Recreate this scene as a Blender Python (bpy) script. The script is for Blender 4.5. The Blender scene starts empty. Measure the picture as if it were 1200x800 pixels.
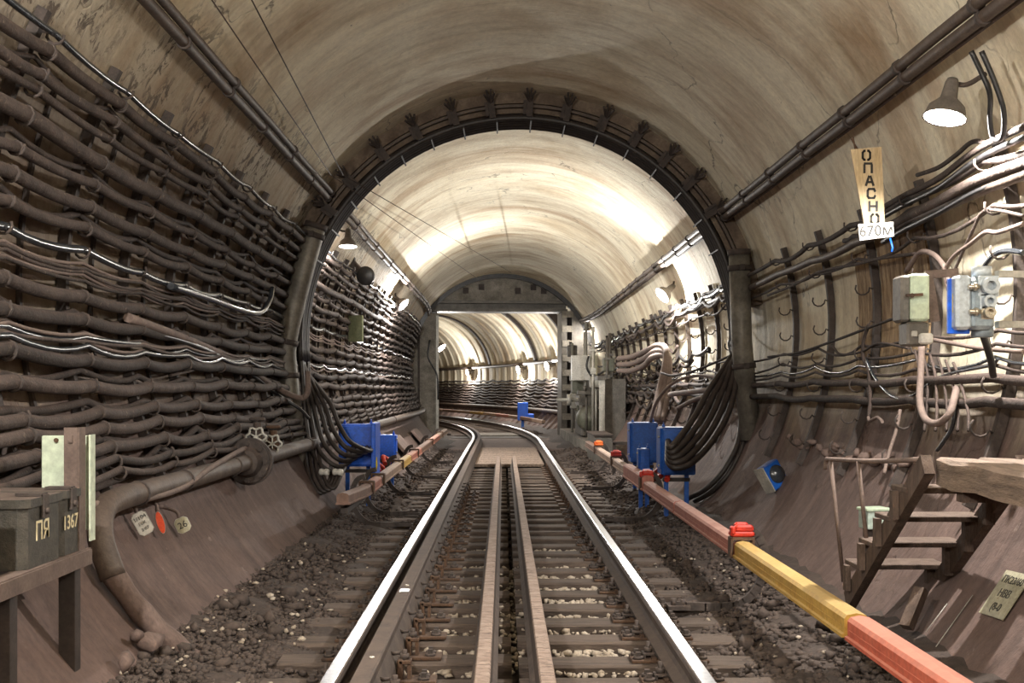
import bpy, math, random
import numpy as np
from mathutils import Vector, Matrix
random.seed(7); rng = np.random.default_rng(11)
scene = bpy.context.scene
COL = scene.collection
pi = math.pi
# ------------------------------------------------------------------ camera, world, exposure
F, VX, VY = 1370.0, 590.0, 455.0            # focal length and vanishing point in 1200x800 pixels
CAM = Vector((-0.06, 0.0, 1.22))
cd = bpy.data.cameras.new('camera'); cam = bpy.data.objects.new('camera', cd); COL.objects.link(cam)
cam.location = CAM; cam.rotation_euler = (pi/2, 0, 0)
cd.sensor_width = 36.0; cd.lens = 36.0*F/1200.0
cd.shift_x = (600-VX)/1200.0; cd.shift_y = (VY-400)/1200.0
cd.clip_start = 0.05; cd.clip_end = 300
scene.camera = cam
w = bpy.data.worlds.new('world'); scene.world = w; w.use_nodes = True
w.node_tree.nodes['Background'].inputs[0].default_value = (0.55, 0.5, 0.45, 1)
w.node_tree.nodes['Background'].inputs[1].default_value = 0.006
vs = scene.view_settings
vs.view_transform = 'Standard'; vs.look = 'None'; vs.gamma = 1.0; vs.exposure = 0.0; vs.use_curve_mapping = False
scene.cycles.max_bounces = 6; scene.cycles.caustics_reflective = False; scene.cycles.caustics_refractive = False
LAMP_W = 1.1                                 # common factor on all tunnel lamps

# ------------------------------------------------------------------ the tunnel's axis
S0, RC = 27.5, 85.0                          # straight until S0, then a left curve
CX, CZ, RL = 0.12, 1.78, 2.72                # tunnel circle: centre right of track, centre height over rail, lining radius
def P(s, u, v):
    if s <= S0: return Vector((u, s, v))
    th = (s-S0)/RC
    return Vector((-RC+(RC+u)*math.cos(th), S0+(RC+u)*math.sin(th), v))
def heading(s): return 0.0 if s <= S0 else (s-S0)/RC
def C(s, r, deg):
    a = math.radians(deg); return P(s, CX+r*math.cos(a), CZ+r*math.sin(a))
def ray(px, py): return Vector(((px-VX)/F, 1.0, -(py-VY)/F))
def at_y(px, py, y): return CAM+ray(px, py)*y
def hit(px, py, r=RL):                       # where a sight line meets a cylinder of radius r (straight part)
    d = ray(px, py); ox, oz = CAM.x-CX, CAM.z-CZ
    a = d.x*d.x+d.z*d.z; b = ox*d.x+oz*d.z; c = ox*ox+oz*oz-r*r
    t = (-b+math.sqrt(b*b-a*c))/a
    return CAM+d*t
def ang(p): return math.degrees(math.atan2(p.z-CZ, p.x-CX)) % 360
def sp(p, r=None):                           # point -> (s, angle)
    return p.y, ang(p)

# ------------------------------------------------------------------ mesh helpers
class MB:
    def __init__(self): self.v = []; self.f = []; self.sm = []
    def add(self, vs, fs, smooth=False):
        n = len(self.v); self.v += [tuple(x) for x in vs]
        self.f += [tuple(i+n for i in f) for f in fs]; self.sm += [smooth]*len(fs); return self
    def box(self, c, size, rot=None, bev=0.0):
        x, y, z = [k/2 for k in size]; c = Vector(c)
        if bev <= 0:
            pts = [Vector((a*x, b*y, d*z)) for a in (-1, 1) for b in (-1, 1) for d in (-1, 1)]
            fs = [(0,1,3,2),(4,6,7,5),(0,4,5,1),(2,3,7,6),(0,2,6,4),(1,5,7,3)]
        else:
            b = min(bev, x*.9, y*.9, z*.9)
            ring = [(-x+b,-y),(x-b,-y),(x,-y+b),(x,y-b),(x-b,y),(-x+b,y),(-x,y-b),(-x,-y+b)]
            def lay(zz, k): return [Vector((px*(1-k*b/x), py*(1-k*b/y), zz)) for px, py in ring]
            pts = lay(-z, 1)+lay(-z+b, 0)+lay(z-b, 0)+lay(z, 1); fs = [tuple(range(7,-1,-1)), tuple(range(24,32))]
            for l in range(3):
                for i in range(8):
                    j = (i+1) % 8; fs.append((l*8+i, l*8+j, l*8+8+j, l*8+8+i))
        if rot is not None: pts = [rot @ p for p in pts]
        return self.add([p+c for p in pts], fs)
    def pbox(self, s0, s1, u0, u1, v0, v1):
        pts = [P(s, u, v) for u in (u0, u1) for s in (s0, s1) for v in (v0, v1)]
        return self.add(pts, [(0,1,3,2),(4,6,7,5),(0,4,5,1),(2,3,7,6),(0,2,6,4),(1,5,7,3)])
    def beam(self, p0, p1, w, h, up=(0,0,1)):
        p0, p1 = Vector(p0), Vector(p1); d = (p1-p0); L = d.length; d.normalize()
        up = Vector(up)
        if abs(d.dot(up)) > .99: up = Vector((0,1,0))
        x = d.cross(up).normalized(); z = x.cross(d).normalized()
        return self.box((p0+p1)/2, (w, L, h), Matrix((x, d, z)).transposed())
    def tube(self, path, r, n=8, cap=True, smooth=True):
        path = [Vector(p) for p in path]; m = len(path)
        if not hasattr(r, '__len__'): r = [r]*m
        t0 = (path[1]-path[0]).normalized(); a = Vector((0,0,1))
        if abs(t0.dot(a)) > .9: a = Vector((1,0,0))
        x = t0.cross(a).normalized(); base = len(self.v); prev = t0
        for i, p in enumerate(path):
            t = (path[min(i+1, m-1)]-path[max(i-1, 0)]).normalized()
            if i: x = (x - t*x.dot(t)).normalized()
            y = t.cross(x)
            for k in range(n):
                q = 2*pi*k/n; self.v.append(tuple(p+x*(r[i]*math.cos(q))+y*(r[i]*math.sin(q))))
        for i in range(m-1):
            for k in range(n):
                k2 = (k+1) % n
                self.f.append((base+i*n+k, base+i*n+k2, base+(i+1)*n+k2, base+(i+1)*n+k)); self.sm.append(smooth)
        if cap:
            self.f.append(tuple(base+k for k in range(n-1,-1,-1))); self.sm.append(False)
            self.f.append(tuple(base+(m-1)*n+k for k in range(n))); self.sm.append(False)
        return self
    def lathe(self, prof, n, origin, axis, smooth=True):      # prof: (radius, height along axis)
        axis = Vector(axis).normalized(); a = Vector((0,0,1)) if abs(axis.z) < .9 else Vector((1,0,0))
        x = axis.cross(a).normalized(); y = axis.cross(x); o = Vector(origin)
        base = len(self.v)
        for r, h in prof:
            for k in range(n):
                q = 2*pi*k/n; self.v.append(tuple(o+axis*h+x*(r*math.cos(q))+y*(r*math.sin(q))))
        for i in range(len(prof)-1):
            for k in range(n):
                k2 = (k+1) % n
                self.f.append((base+i*n+k, base+i*n+k2, base+(i+1)*n+k2, base+(i+1)*n+k)); self.sm.append(smooth)
        return self
    def cyl(self, p0, p1, r, n=12):
        return self.tube([p0, p1], r, n)
    def prism(self, poly, mat, depth):                        # poly in local xy, extruded +z by depth, mapped by 4x4
        n = len(poly); pts = [mat @ Vector((x, y, 0)) for x, y in poly]+[mat @ Vector((x, y, depth)) for x, y in poly]
        fs = [tuple(range(n-1,-1,-1)), tuple(range(n, 2*n))]+[(i, (i+1) % n, n+(i+1) % n, n+i) for i in range(n)]
        return self.add(pts, fs)
    def sweep(self, prof, ss, closed=True, smooth=False, fn=P):   # prof: list of (u,v) swept along s
        n = len(prof); base = len(self.v)
        for s in ss: self.v += [tuple(fn(s, u, v)) for u, v in prof]
        rngk = range(n) if closed else range(n-1)
        for i in range(len(ss)-1):
            for k in rngk:
                k2 = (k+1) % n
                self.f.append((base+i*n+k, base+(i+1)*n+k, base+(i+1)*n+k2, base+i*n+k2)); self.sm.append(smooth)
        if closed:
            self.f.append(tuple(base+k for k in range(n))); self.sm.append(False)
            m = base+(len(ss)-1)*n
            self.f.append(tuple(m+k for k in range(n-1,-1,-1))); self.sm.append(False)
        return self
    def mesh(self, name, off=Vector((0,0,0))):
        me = bpy.data.meshes.new(name)
        me.from_pydata([(x-off.x, y-off.y, z-off.z) for x, y, z in self.v], [], self.f)
        me.polygons.foreach_set('use_smooth', self.sm); me.update()
        return me
    def base(self):
        a = np.array(self.v); lo, hi = a.min(0), a.max(0)
        return Vector(((lo[0]+hi[0])/2, (lo[1]+hi[1])/2, lo[2]))
def srange(a, b, step):
    n = max(1, int(round((b-a)/step))); return [a+(b-a)*i/n for i in range(n+1)]
ROOT = {}
def tag(o, label=None, cat=None, group=None, kind=None):
    for k, x in (('label', label), ('category', cat), ('group', group), ('kind', kind)):
        if x: o[k] = x
    return o
def thing(name, label, cat, loc, group=None):
    o = bpy.data.objects.new(name, None); o.empty_display_size = .1; COL.objects.link(o); o.location = loc
    ROOT[o.name] = Vector(loc); return tag(o, label, cat, group)
def part(mb, name, mat, parent, label=None):
    off = ROOT[parent.name]
    me = mb.mesh(name, off); me.materials.append(mat)
    o = bpy.data.objects.new(name, me); COL.objects.link(o); o.parent = parent; ROOT[o.name] = off
    if label: o['label'] = label
    return o
def solo(mb, name, mat, label=None, cat=None, group=None, kind=None):
    off = mb.base(); me = mb.mesh(name, off); me.materials.append(mat)
    o = bpy.data.objects.new(name, me); COL.objects.link(o); o.location = off; ROOT[o.name] = off
    return tag(o, label, cat, group, kind)
def inst(me, name, parent, mw):                # shared-mesh part placed by a world matrix
    o = bpy.data.objects.new(name, me); COL.objects.link(o); o.parent = parent
    o.matrix_local = Matrix.Translation(-ROOT[parent.name]) @ mw; ROOT[o.name] = ROOT[parent.name]; return o
def frame(o, x, y, z):
    m = Matrix((x, y, z)).transposed().to_4x4(); m.translation = o; return m
def spline(pts, n=6):                          # Catmull-Rom through points
    pts = [Vector(p) for p in pts]; out = []
    q = [pts[0]*2-pts[1]]+pts+[pts[-1]*2-pts[-2]]
    for i in range(1, len(q)-2):
        for k in range(n):
            t = k/n; a, b, c, d = q[i-1], q[i], q[i+1], q[i+2]
            out.append(.5*((2*b)+(c-a)*t+(2*a-5*b+4*c-d)*t*t+(3*b-a-3*c+d)*t**3))
    out.append(pts[-1]); return out
ORD = ['first','second','third','fourth','fifth','sixth','seventh','eighth','ninth','tenth','eleventh','twelfth','thirteenth','fourteenth','fifteenth','sixteenth','seventeenth','eighteenth','nineteenth','twentieth','twenty-first','twenty-second','twenty-third','twenty-fourth']
_tc = {}
def text(mb, txt, size, m, depth=.002):        # lettering as geometry, centred on m's origin, in its xy plane
    key = (txt, size)
    if key not in _tc:
        cu = bpy.data.curves.new('lettering', 'FONT'); cu.body = txt; cu.size = size
        cu.align_x = 'CENTER'; cu.align_y = 'CENTER'; cu.extrude = depth/2; cu.offset = 0.0 if '/' in txt or '(' in txt or txt == 'НВВ' else size*.006; cu.resolution_u = 3
        ob = bpy.data.objects.new('lettering', cu); COL.objects.link(ob)
        dg = bpy.context.evaluated_depsgraph_get(); dg.update()
        me = ob.evaluated_get(dg).to_mesh()
        _tc[key] = ([v.co.copy() for v in me.vertices], [tuple(p.vertices) for p in me.polygons])
        bpy.data.objects.remove(ob); bpy.data.curves.remove(cu)
    vv, ff = _tc[key]
    return mb.add([m @ v for v in vv], ff)

# ------------------------------------------------------------------ materials
M = {}
def nodes(name):
    m = bpy.data.materials.new(name); m.use_nodes = True; nt = m.node_tree
    return m, nt, nt.nodes['Principled BSDF']
def N(nt, typ, **kw):
    n = nt.nodes.new(typ)
    for k, x in kw.items(): setattr(n, k, x)
    return n
def noise(nt, vec, scale, detail=4, rough=.6, dist=0):
    n = N(nt, 'ShaderNodeTexNoise'); n.inputs['Scale'].default_value = scale; n.inputs['Detail'].default_value = detail
    n.inputs['Roughness'].default_value = rough; n.inputs['Distortion'].default_value = dist
    nt.links.new(vec, n.inputs['Vector']); return n.outputs['Fac']
def ramp(nt, fac, stops):
    r = N(nt, 'ShaderNodeValToRGB'); e = r.color_ramp.elements
    while len(e) < len(stops): e.new(.5)
    for el, (p, c) in zip(e, stops):
        el.position = p; el.color = (c, c, c, 1) if not hasattr(c, '__len__') else (*c, 1)
    nt.links.new(fac, r.inputs[0]); return r.outputs[0]
def mixc(nt, fac, a, b, mode='MIX'):
    n = N(nt, 'ShaderNodeMix', data_type='RGBA', blend_type=mode)
    for sock, x in ((n.inputs[0], fac), (n.inputs[6], a), (n.inputs[7], b)):
        if hasattr(x, 'is_linked') or hasattr(x, 'links'): nt.links.new(x, sock)
        elif hasattr(x, '__len__'): sock.default_value = (*x, 1)
        else: sock.default_value = x
    return n.outputs[2]
def math2(nt, op, a, b=None, clamp=False):
    n = N(nt, 'ShaderNodeMath', operation=op, use_clamp=clamp)
    for sock, x in ((n.inputs[0], a), (n.inputs[1], b)):
        if x is None: continue
        if hasattr(x, 'links'): nt.links.new(x, sock)
        else: sock.default_value = x
    return n.outputs[0]
def maprange(nt, x, a, b, c=0.0, d=1.0):
    n = N(nt, 'ShaderNodeMapRange', interpolation_type='SMOOTHSTEP')
    nt.links.new(x, n.inputs[0])
    for i, k in enumerate((a, b, c, d)): n.inputs[i+1].default_value = k
    return n.outputs[0]
def scaled(nt, vec, s):
    n = N(nt, 'ShaderNodeVectorMath', operation='MULTIPLY'); nt.links.new(vec, n.inputs[0]); n.inputs[1].default_value = s
    return n.outputs[0]
DUST = (0.105, 0.070, 0.058)
def mk(name, c1, c2, scale=6, rough=.75, metal=0.0, bump=.25, dust=0.0, spots=None, aniso=None, dcol=DUST, rnd=.0):
    m, nt, b = nodes(name); g = N(nt, 'ShaderNodeNewGeometry'); pos = g.outputs['Position']
    if aniso: pos = scaled(nt, pos, aniso)
    n1 = noise(nt, pos, scale, 5); n2 = noise(nt, pos, scale*7, 3)
    col = ramp(nt, n1, [(.32, c1), (.68, c2)])
    col = mixc(nt, .55, col, ramp(nt, n2, [(.3, .55), (.7, 1.25)]), 'MULTIPLY')
    if spots:
        n3 = noise(nt, pos, scale*2.3, 6, .7); col = mixc(nt, ramp(nt, n3, [(spots[0], 0.0), (spots[0]+.08, 1.0)]), col, spots[1])
    if rnd:
        oi = N(nt, 'ShaderNodeObjectInfo'); col = mixc(nt, 1.0, col, ramp(nt, oi.outputs['Random'], [(0, 1-rnd), (1, 1+rnd)]), 'MULTIPLY')
    if dust:
        sx = N(nt, 'ShaderNodeSeparateXYZ'); nt.links.new(g.outputs['Normal'], sx.inputs[0])
        f = maprange(nt, sx.outputs[2], .15, .95); f = math2(nt, 'MULTIPLY', f, ramp(nt, n1, [(.25, .4), (.6, 1.0)])); f = math2(nt, 'MULTIPLY', f, dust)
        col = mixc(nt, f, col, dcol)
        rg = mixc(nt, f, (rough,)*3, (.95,)*3); nt.links.new(rg, b.inputs['Roughness'])
        if metal:
            inv = math2(nt, 'SUBTRACT', 1.0, f); nt.links.new(math2(nt, 'MULTIPLY', inv, metal), b.inputs['Metallic'])
    else:
        b.inputs['Roughness'].default_value = rough; b.inputs['Metallic'].default_value = metal
    nt.links.new(col, b.inputs['Base Color'])
    if bump:
        bp = N(nt, 'ShaderNodeBump'); bp.inputs['Strength'].default_value = bump; bp.inputs['Distance'].default_value = .02
        nt.links.new(math2(nt, 'ADD', n1, math2(nt, 'MULTIPLY', n2, .5)), bp.inputs['Height']); nt.links.new(bp.outputs[0], b.inputs['Normal'])
    M[name] = m; return m
def mk_emit(name, col, strength):
    m, nt, b = nodes(name); b.inputs['Base Color'].default_value = (*col, 1)
    b.inputs['Emission Color'].default_value = (*col, 1); b.inputs['Emission Strength'].default_value = strength
    m.cycles.emission_sampling = 'NONE'            # the lamps' own point lights do the lighting
    M[name] = m; return m
def mk_lining(name, cream, stain, brown):
    m, nt, b = nodes(name); uv = N(nt, 'ShaderNodeUVMap'); uv.uv_map = 'UVMap'; U = uv.outputs[0]
    g = N(nt, 'ShaderNodeNewGeometry'); pos = g.outputs['Position']
    su = N(nt, 'ShaderNodeSeparateXYZ'); nt.links.new(U, su.inputs[0]); sx = N(nt, 'ShaderNodeSeparateXYZ'); nt.links.new(pos, sx.inputs[0])
    st = noise(nt, scaled(nt, U, (1.3, .32, 1)), 1.0, 6, .62, .6)        # broad streaks round the vault
    fi = noise(nt, scaled(nt, U, (5.5, 1.1, 1)), 1.0, 5, .65, .4)
    bl = noise(nt, pos, .75, 5, .62, .5)
    gr = noise(nt, pos, 20, 4, .7)
    col = ramp(nt, st, [(.34, stain), (.50, [a*.88 for a in cream]), (.66, cream)])
    col = mixc(nt, .55, col, ramp(nt, fi, [(.28, (.58, .50, .39)), (.52, (1.05, 1.04, 1.02))]), 'MULTIPLY')
    col = mixc(nt, .8, col, ramp(nt, bl, [(.32, (.72, .62, .50)), (.54, (1.1, 1.1, 1.08))]), 'MULTIPLY')
    col = mixc(nt, .45, col, ramp(nt, gr, [(.3, .70), (.7, 1.2)]), 'MULTIPLY')
    sp_ = noise(nt, scaled(nt, U, (2.4, 1.9, 1)), 2.6, 8, .74)
    col = mixc(nt, ramp(nt, sp_, [(.66, 0.0), (.70, .9)]), col, (.075, .055, .042))      # holes, flaked spots
    vo = N(nt, 'ShaderNodeTexVoronoi', feature='DISTANCE_TO_EDGE'); vo.inputs['Scale'].default_value = .55
    wn = N(nt, 'ShaderNodeTexNoise'); wn.inputs['Scale'].default_value = 1.7; wn.inputs['Detail'].default_value = 5; nt.links.new(pos, wn.inputs['Vector'])
    wv = N(nt, 'ShaderNodeVectorMath', operation='ADD'); nt.links.new(pos, wv.inputs[0]); nt.links.new(scaled(nt, wn.outputs['Color'], (.9, .9, .9)), wv.inputs[1])
    nt.links.new(wv.outputs[0], vo.inputs['Vector'])
    crack = math2(nt, 'MULTIPLY', ramp(nt, vo.outputs['Distance'], [(.0, 1.0), (.006, 0.0)]), ramp(nt, bl, [(.45, 0.0), (.6, 1.0)]))
    col = mixc(nt, math2(nt, 'MULTIPLY', crack, .75), col, (.06, .045, .035))
    wob = math2(nt, 'ADD', math2(nt, 'MULTIPLY', math2(nt, 'SUBTRACT', st, .5), 1.3), math2(nt, 'MULTIPLY', math2(nt, 'SUBTRACT', bl, .5), .9))
    # flaking paint above the left cables
    arc = math2(nt, 'ADD', su.outputs[1], math2(nt, 'MULTIPLY', wob, .5))
    band = math2(nt, 'MULTIPLY', maprange(nt, arc, 6.45, 6.8), maprange(nt, arc, 7.3, 7.6, 1.0, 0.0))
    fl = noise(nt, scaled(nt, U, (5, 3.2, 1)), 2.0, 6, .75, .8)
    flm = math2(nt, 'MULTIPLY', band, math2(nt, 'MULTIPLY', ramp(nt, fl, [(.52, 0.0), (.56, 1.0)]), ramp(nt, bl, [(.42, 0.0), (.52, 1.0)]))); col = mixc(nt, math2(nt, 'MULTIPLY', flm, .85), col, (.085, .066, .05))
    # soot and brake dust: the whole cable wall on the left, the lower part on the right
    ldf = math2(nt, 'MULTIPLY', maprange(nt, arc, 6.6, 7.7), .9)
    col = mixc(nt, ldf, col, mixc(nt, .6, col, brown, 'MULTIPLY'))
    col = mixc(nt, math2(nt, 'MULTIPLY', ldf, .55), col, brown)
    z = math2(nt, 'SUBTRACT', sx.outputs[2], math2(nt, 'MULTIPLY', wob, 1.0))
    df = maprange(nt, z, .75, 1.6, 1.0, 0.0)
    dc = ramp(nt, fi, [(.3, [a*.66 for a in brown]), (.7, [a*1.3 for a in brown])])
    dc = mixc(nt, .55, dc, ramp(nt, gr, [(.3, .66), (.7, 1.25)]), 'MULTIPLY')
    dc = mixc(nt, ramp(nt, sp_, [(.63, 0.0), (.68, .55)]), dc, (.36, .28, .24))
    col = mixc(nt, df, col, dc)
    nt.links.new(col, b.inputs['Base Color']); b.inputs['Roughness'].default_value = .85
    bp = N(nt, 'ShaderNodeBump'); bp.inputs['Strength'].default_value = .5; bp.inputs['Distance'].default_value = .03
    hgt = math2(nt, 'ADD', math2(nt, 'MULTIPLY', gr, .5), math2(nt, 'ADD', math2(nt, 'ADD', fi, math2(nt, 'MULTIPLY', flm, -1.2)), math2(nt, 'MULTIPLY', crack, -.8)))
    nt.links.new(hgt, bp.inputs['Height']); nt.links.new(bp.outputs[0], b.inputs['Normal'])
    M[name] = m; return m
mk_lining('plaster', (.82, .765, .625), (.50, .395, .28), (.135, .09, .077))
mk('ring_concrete', (.10, .07, .05), (.22, .165, .12), 5, .85, bump=.5)
mk('cable_brown', (.034, .023, .019), (.067, .047, .039), 9, .8, bump=.6, dust=.7, dcol=(.10, .069, .059), spots=(.61, (.18, .14, .105)), rnd=.4)
mk('cable_pale', (.14, .10, .085), (.21, .155, .132), 9, .8, bump=.2, dust=.5, dcol=(.20, .148, .126))
mk('cable_black', (.012, .012, .014), (.035, .033, .034), 10, .38, bump=.08)
mk('cable_dark', (.016, .0125, .011), (.042, .033, .029), 10, .5, bump=.12, dust=.55, dcol=(.095, .068, .058))
mk('cable_shiny', (.02, .024, .03), (.05, .055, .065), 5, .22, bump=.03)
mk('pipe_paint', (.06, .042, .033), (.125, .092, .071), 7, .6, bump=.25, dust=.45, dcol=(.115, .083, .067), spots=(.68, (.24, .195, .15)))
mk('pipe_grey', (.105, .093, .076), (.235, .215, .178), 4, .55, metal=.2, bump=.25, spots=(.64, (.10, .06, .04)))
mk('iron', (.035, .027, .024), (.075, .056, .048), 12, .75, bump=.2, dust=.5, dcol=(.13, .092, .076))
mk('rust', (.06, .036, .025), (.125, .066, .036), 14, .85, bump=.4, dust=.45, dcol=(.12, .085, .068), spots=(.6, (.05, .035, .03)))
mk('rail_steel', (.07, .055, .048), (.14, .108, .09), 9, .7, metal=.15, bump=.15, dust=.6, dcol=(.16, .118, .098))
mk('rail_polish', (.42, .42, .44), (.58, .58, .60), 30, .30, metal=1.0, bump=.02)
mk('guide_rail', (.26, .185, .15), (.46, .355, .295), 11, .8, bump=.6, spots=(.535, (.13, .092, .076)), aniso=(.5, 1.6, 1))
mk('sleeper_wood', (.045, .031, .025), (.125, .092, .073), 3.0, .85, bump=.5, aniso=(1.2, 9, 9), dust=.45, dcol=(.155, .118, .096), rnd=.3)
mk('stair_wood', (.055, .035, .026), (.125, .085, .064), 3.0, .85, bump=.5, aniso=(6, 6, 2), dust=.5, dcol=(.23, .17, .14))
mk('plank_wood', (.12, .088, .066), (.30, .225, .17), 3.0, .85, bump=.7, aniso=(9, 1.2, 9), dust=.7, dcol=(.36, .27, .22), spots=(.64, (.05, .035, .025)))
mk('rusty_board', (.12, .06, .022), (.46, .33, .19), 3.2, .85, bump=.5, aniso=(5, 5, 1.2), spots=(.60, (.07, .045, .03)))
mk('ballast', (.026, .0185, .016), (.062, .045, .037), 16, .9, bump=.5, dust=.5, dcol=(.10, .073, .061), spots=(.70, (.2, .16, .13)))
mk('stone_dark', (.034, .025, .0215), (.092, .068, .057), 7, .88, bump=.4, dust=.5, dcol=(.115, .085, .071))
mk('stone_pale', (.28, .225, .17), (.58, .50, .41), 8, .85, bump=.3)
mk('apron', (.115, .078, .066), (.20, .142, .122), 5, .9, bump=.35, spots=(.66, (.3, .23, .2)), aniso=(1, 2.5, 1))
mk('concrete_grey', (.16, .145, .12), (.34, .31, .265), 4, .85, bump=.5, spots=(.66, (.09, .07, .055)), dust=.4)
mk('steel_grey', (.085, .078, .068), (.17, .155, .135), 6, .55, metal=.3, bump=.15, dust=.4)
mk('steel_light', (.36, .35, .31), (.52, .50, .45), 6, .5, metal=.3, bump=.1, spots=(.68, (.2, .14, .1)))
mk('frame_brown', (.105, .072, .060), (.165, .118, .098), 9, .7, bump=.12, dust=.45, dcol=(.20, .145, .12))
mk('frame_dark', (.028, .021, .018), (.06, .045, .039), 9, .7, bump=.12, dust=.3)
mk('box_black', (.035, .032, .026), (.072, .063, .05), 22, .6, bump=.35, dust=.7, dcol=(.17, .12, .10))
mk('paint_blue', (.006, .075, .36), (.012, .125, .55), 5, .42, bump=.05, dust=.45, dcol=(.16, .15, .19), spots=(.71, (.07, .07, .12)))
mk('paint_blue_bright', (.006, .10, .66), (.012, .15, .88), 5, .4, bump=.04)
mk('paint_red', (.42, .022, .012), (.62, .04, .02), 9, .45, bump=.1, spots=(.66, (.14, .05, .04)))
mk('paint_orange', (.72, .11, .015), (.86, .19, .03), 9, .5, bump=.1)
mk('cover_red', (.44, .085, .045), (.56, .14, .08), 5, .6, bump=.08, dust=.7, dcol=(.56, .27, .2), spots=(.70, (.26, .07, .04)))
mk('cover_salmon', (.36, .115, .08), (.46, .175, .125), 5, .65, bump=.08, dust=.7, dcol=(.52, .33, .27), spots=(.70, (.20, .1, .075)))
mk('cover_yellow', (.44, .25, .045), (.57, .365, .085), 5, .5, bump=.08, dust=.6, dcol=(.50, .37, .17), spots=(.70, (.33, .2, .07)))
mk('cover_tan', (.27, .17, .125), (.40, .28, .21), 5, .65, bump=.08, dust=.6, dcol=(.44, .34, .28))
mk('cover_brown', (.15, .085, .06), (.24, .14, .105), 5, .65, bump=.08, dust=.6, dcol=(.30, .20, .165))
mk('paint_white', (.62, .60, .55), (.80, .78, .72), 6, .5, bump=.05, spots=(.70, (.4, .33, .26)))
mk('panel_green', (.50, .58, .44), (.68, .74, .60), 4, .5, bump=.05, spots=(.70, (.34, .36, .25)))
mk('olive_plate', (.17, .19, .10), (.27, .29, .17), 5, .6, bump=.08)
mk('mint', (.40, .50, .37), (.54, .63, .48), 5, .5, bump=.06, spots=(.70, (.22, .2, .14)))
mk('mint_grey', (.30, .38, .34), (.42, .50, .45), 5, .5, bump=.06, dust=.3)
mk('device_grey', (.20, .25, .29), (.30, .36, .40), 7, .42, metal=.25, bump=.06)
mk('device_light', (.42, .48, .53), (.58, .64, .68), 7, .4, metal=.2, bump=.05)
mk('brass', (.45, .40, .32), (.65, .60, .50), 14, .32, metal=.8, bump=.05)
mk('yellow_tape', (.85, .62, .01), (.95, .75, .03), 9, .5, bump=.02)
mk('sign_wood', (.44, .33, .18), (.57, .45, .28), 3, .6, bump=.05, aniso=(8, 8, 1), spots=(.72, (.42, .3, .16)))
mk('sign_white', (.66, .64, .59), (.74, .72, .67), 5, .5, bump=.02)
mk('black_paint', (.008, .007, .006), (.02, .017, .014), 12, .6, bump=.05)
mk('cream_paint', (.70, .60, .36), (.84, .74, .50), 12, .6, bump=.05)
mk('plate_aged', (.30, .28, .19), (.47, .44, .31), 9, .6, bump=.15, spots=(.62, (.17, .10, .05)))
mk('reflector_red', (.80, .06, .015), (.92, .11, .02), 60, .3, bump=.15)
mk('enamel_dark', (.02, .019, .018), (.045, .042, .04), 9, .45, bump=.05, dust=.3)
mk('enamel_shade', (.10, .088, .078), (.16, .14, .125), 9, .45, bump=.05)
mk('motor_green', (.10, .105, .075), (.19, .19, .145), 8, .55, bump=.1, dust=.5)
mk_emit('bulb', (1.0, .93, .80), 60.0)
mk_emit('bulb_white', (.95, .98, 1.0), 90.0)

# ================================================================== STRUCTURE: lining, floor
SG = 34.0                                    # the gate
def lining(name, d0, d1, mat, nd):
    ss = srange(-5, 34, .5)
    k = 34.0
    while k < 100:                           # ribbed rings beyond the gate
        ss += [k+.06, k+.16, k+.84, k+.94, k+1.0]; k += 1.0
    vs_, uvs, fs = [], [], []
    for s in ss:
        f = (s-SG) % 1.0
        r = RL
        if s > SG+.001: r = RL-(.055 if (f < .07 or f > .93) else 0.0)
        for i in range(nd+1):
            d = d0+(d1-d0)*i/nd
            vs_.append(tuple(C(s, r, d))); uvs.append((s, math.radians(d)*RL))
    n = nd+1
    for j in range(len(ss)-1):
        for i in range(nd): fs.append((j*n+i, j*n+i+1, (j+1)*n+i+1, (j+1)*n+i))
    me = bpy.data.meshes.new(name); me.from_pydata(vs_, [], fs)
    me.polygons.foreach_set('use_smooth', [ss[j+1] <= SG+.01 for j in range(len(ss)-1) for i in range(nd)])
    uvl = me.uv_layers.new(name='UVMap')
    uvl.data.foreach_set('uv', [c for l in me.loops for c in uvs[l.vertex_index]])
    me.materials.append(mat); me.update()
    o = bpy.data.objects.new(name, me); COL.objects.link(o); ROOT[o.name] = Vector((0,0,0))
    return tag(o, kind='structure')
PHL = ang(hit(91, 60, 2.6))-3
wall_right = lining('wall_right', -62, 40, M['plaster'], 40)
ceiling = lining('ceiling', 40, PHL, M['plaster'], 44)
wall_left = lining('wall_left', PHL, 242, M['plaster'], 40)
# end walls that close the tube far behind the camera and far round the curve
m = MB(); m.pbox(-5.2, -5.0, -3, 3.2, -1, 4.6); solo(m, 'wall_back', M['plaster'], kind='structure')
m = MB(); m.pbox(100, 100.2, -3, 3.2, -1, 4.6); solo(m, 'wall_far', M['plaster'], kind='structure')

def ground_h(u, s):
    a = abs(u)
    if a < .13: h = -.40+(a/.13)*.10
    elif a < .75: h = -.30
    elif a < 1.25: h = -.30+(a-.75)/.5*.09
    else: h = -.21+(a-1.25)*.16
    return h
m = MB(); us = [-2.2+4.6*i/46 for i in range(47)]; ss = srange(-5, 24, .12)+srange(24.5, 100, .6)
for s in ss:
    for u in us:
        h = ground_h(u, s)+.022*math.sin(7*u+3.1*s)*math.sin(5.3*s-2*u)+random.uniform(-.015, .015)
        m.v.append(tuple(P(s, u, h)))
n = len(us)
for j in range(len(ss)-1):
    for i in range(n-1): m.f.append((j*n+i, j*n+i+1, (j+1)*n+i+1, (j+1)*n+i)); m.sm.append(True)
solo(m, 'floor', M['ballast'], kind='structure')

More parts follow.
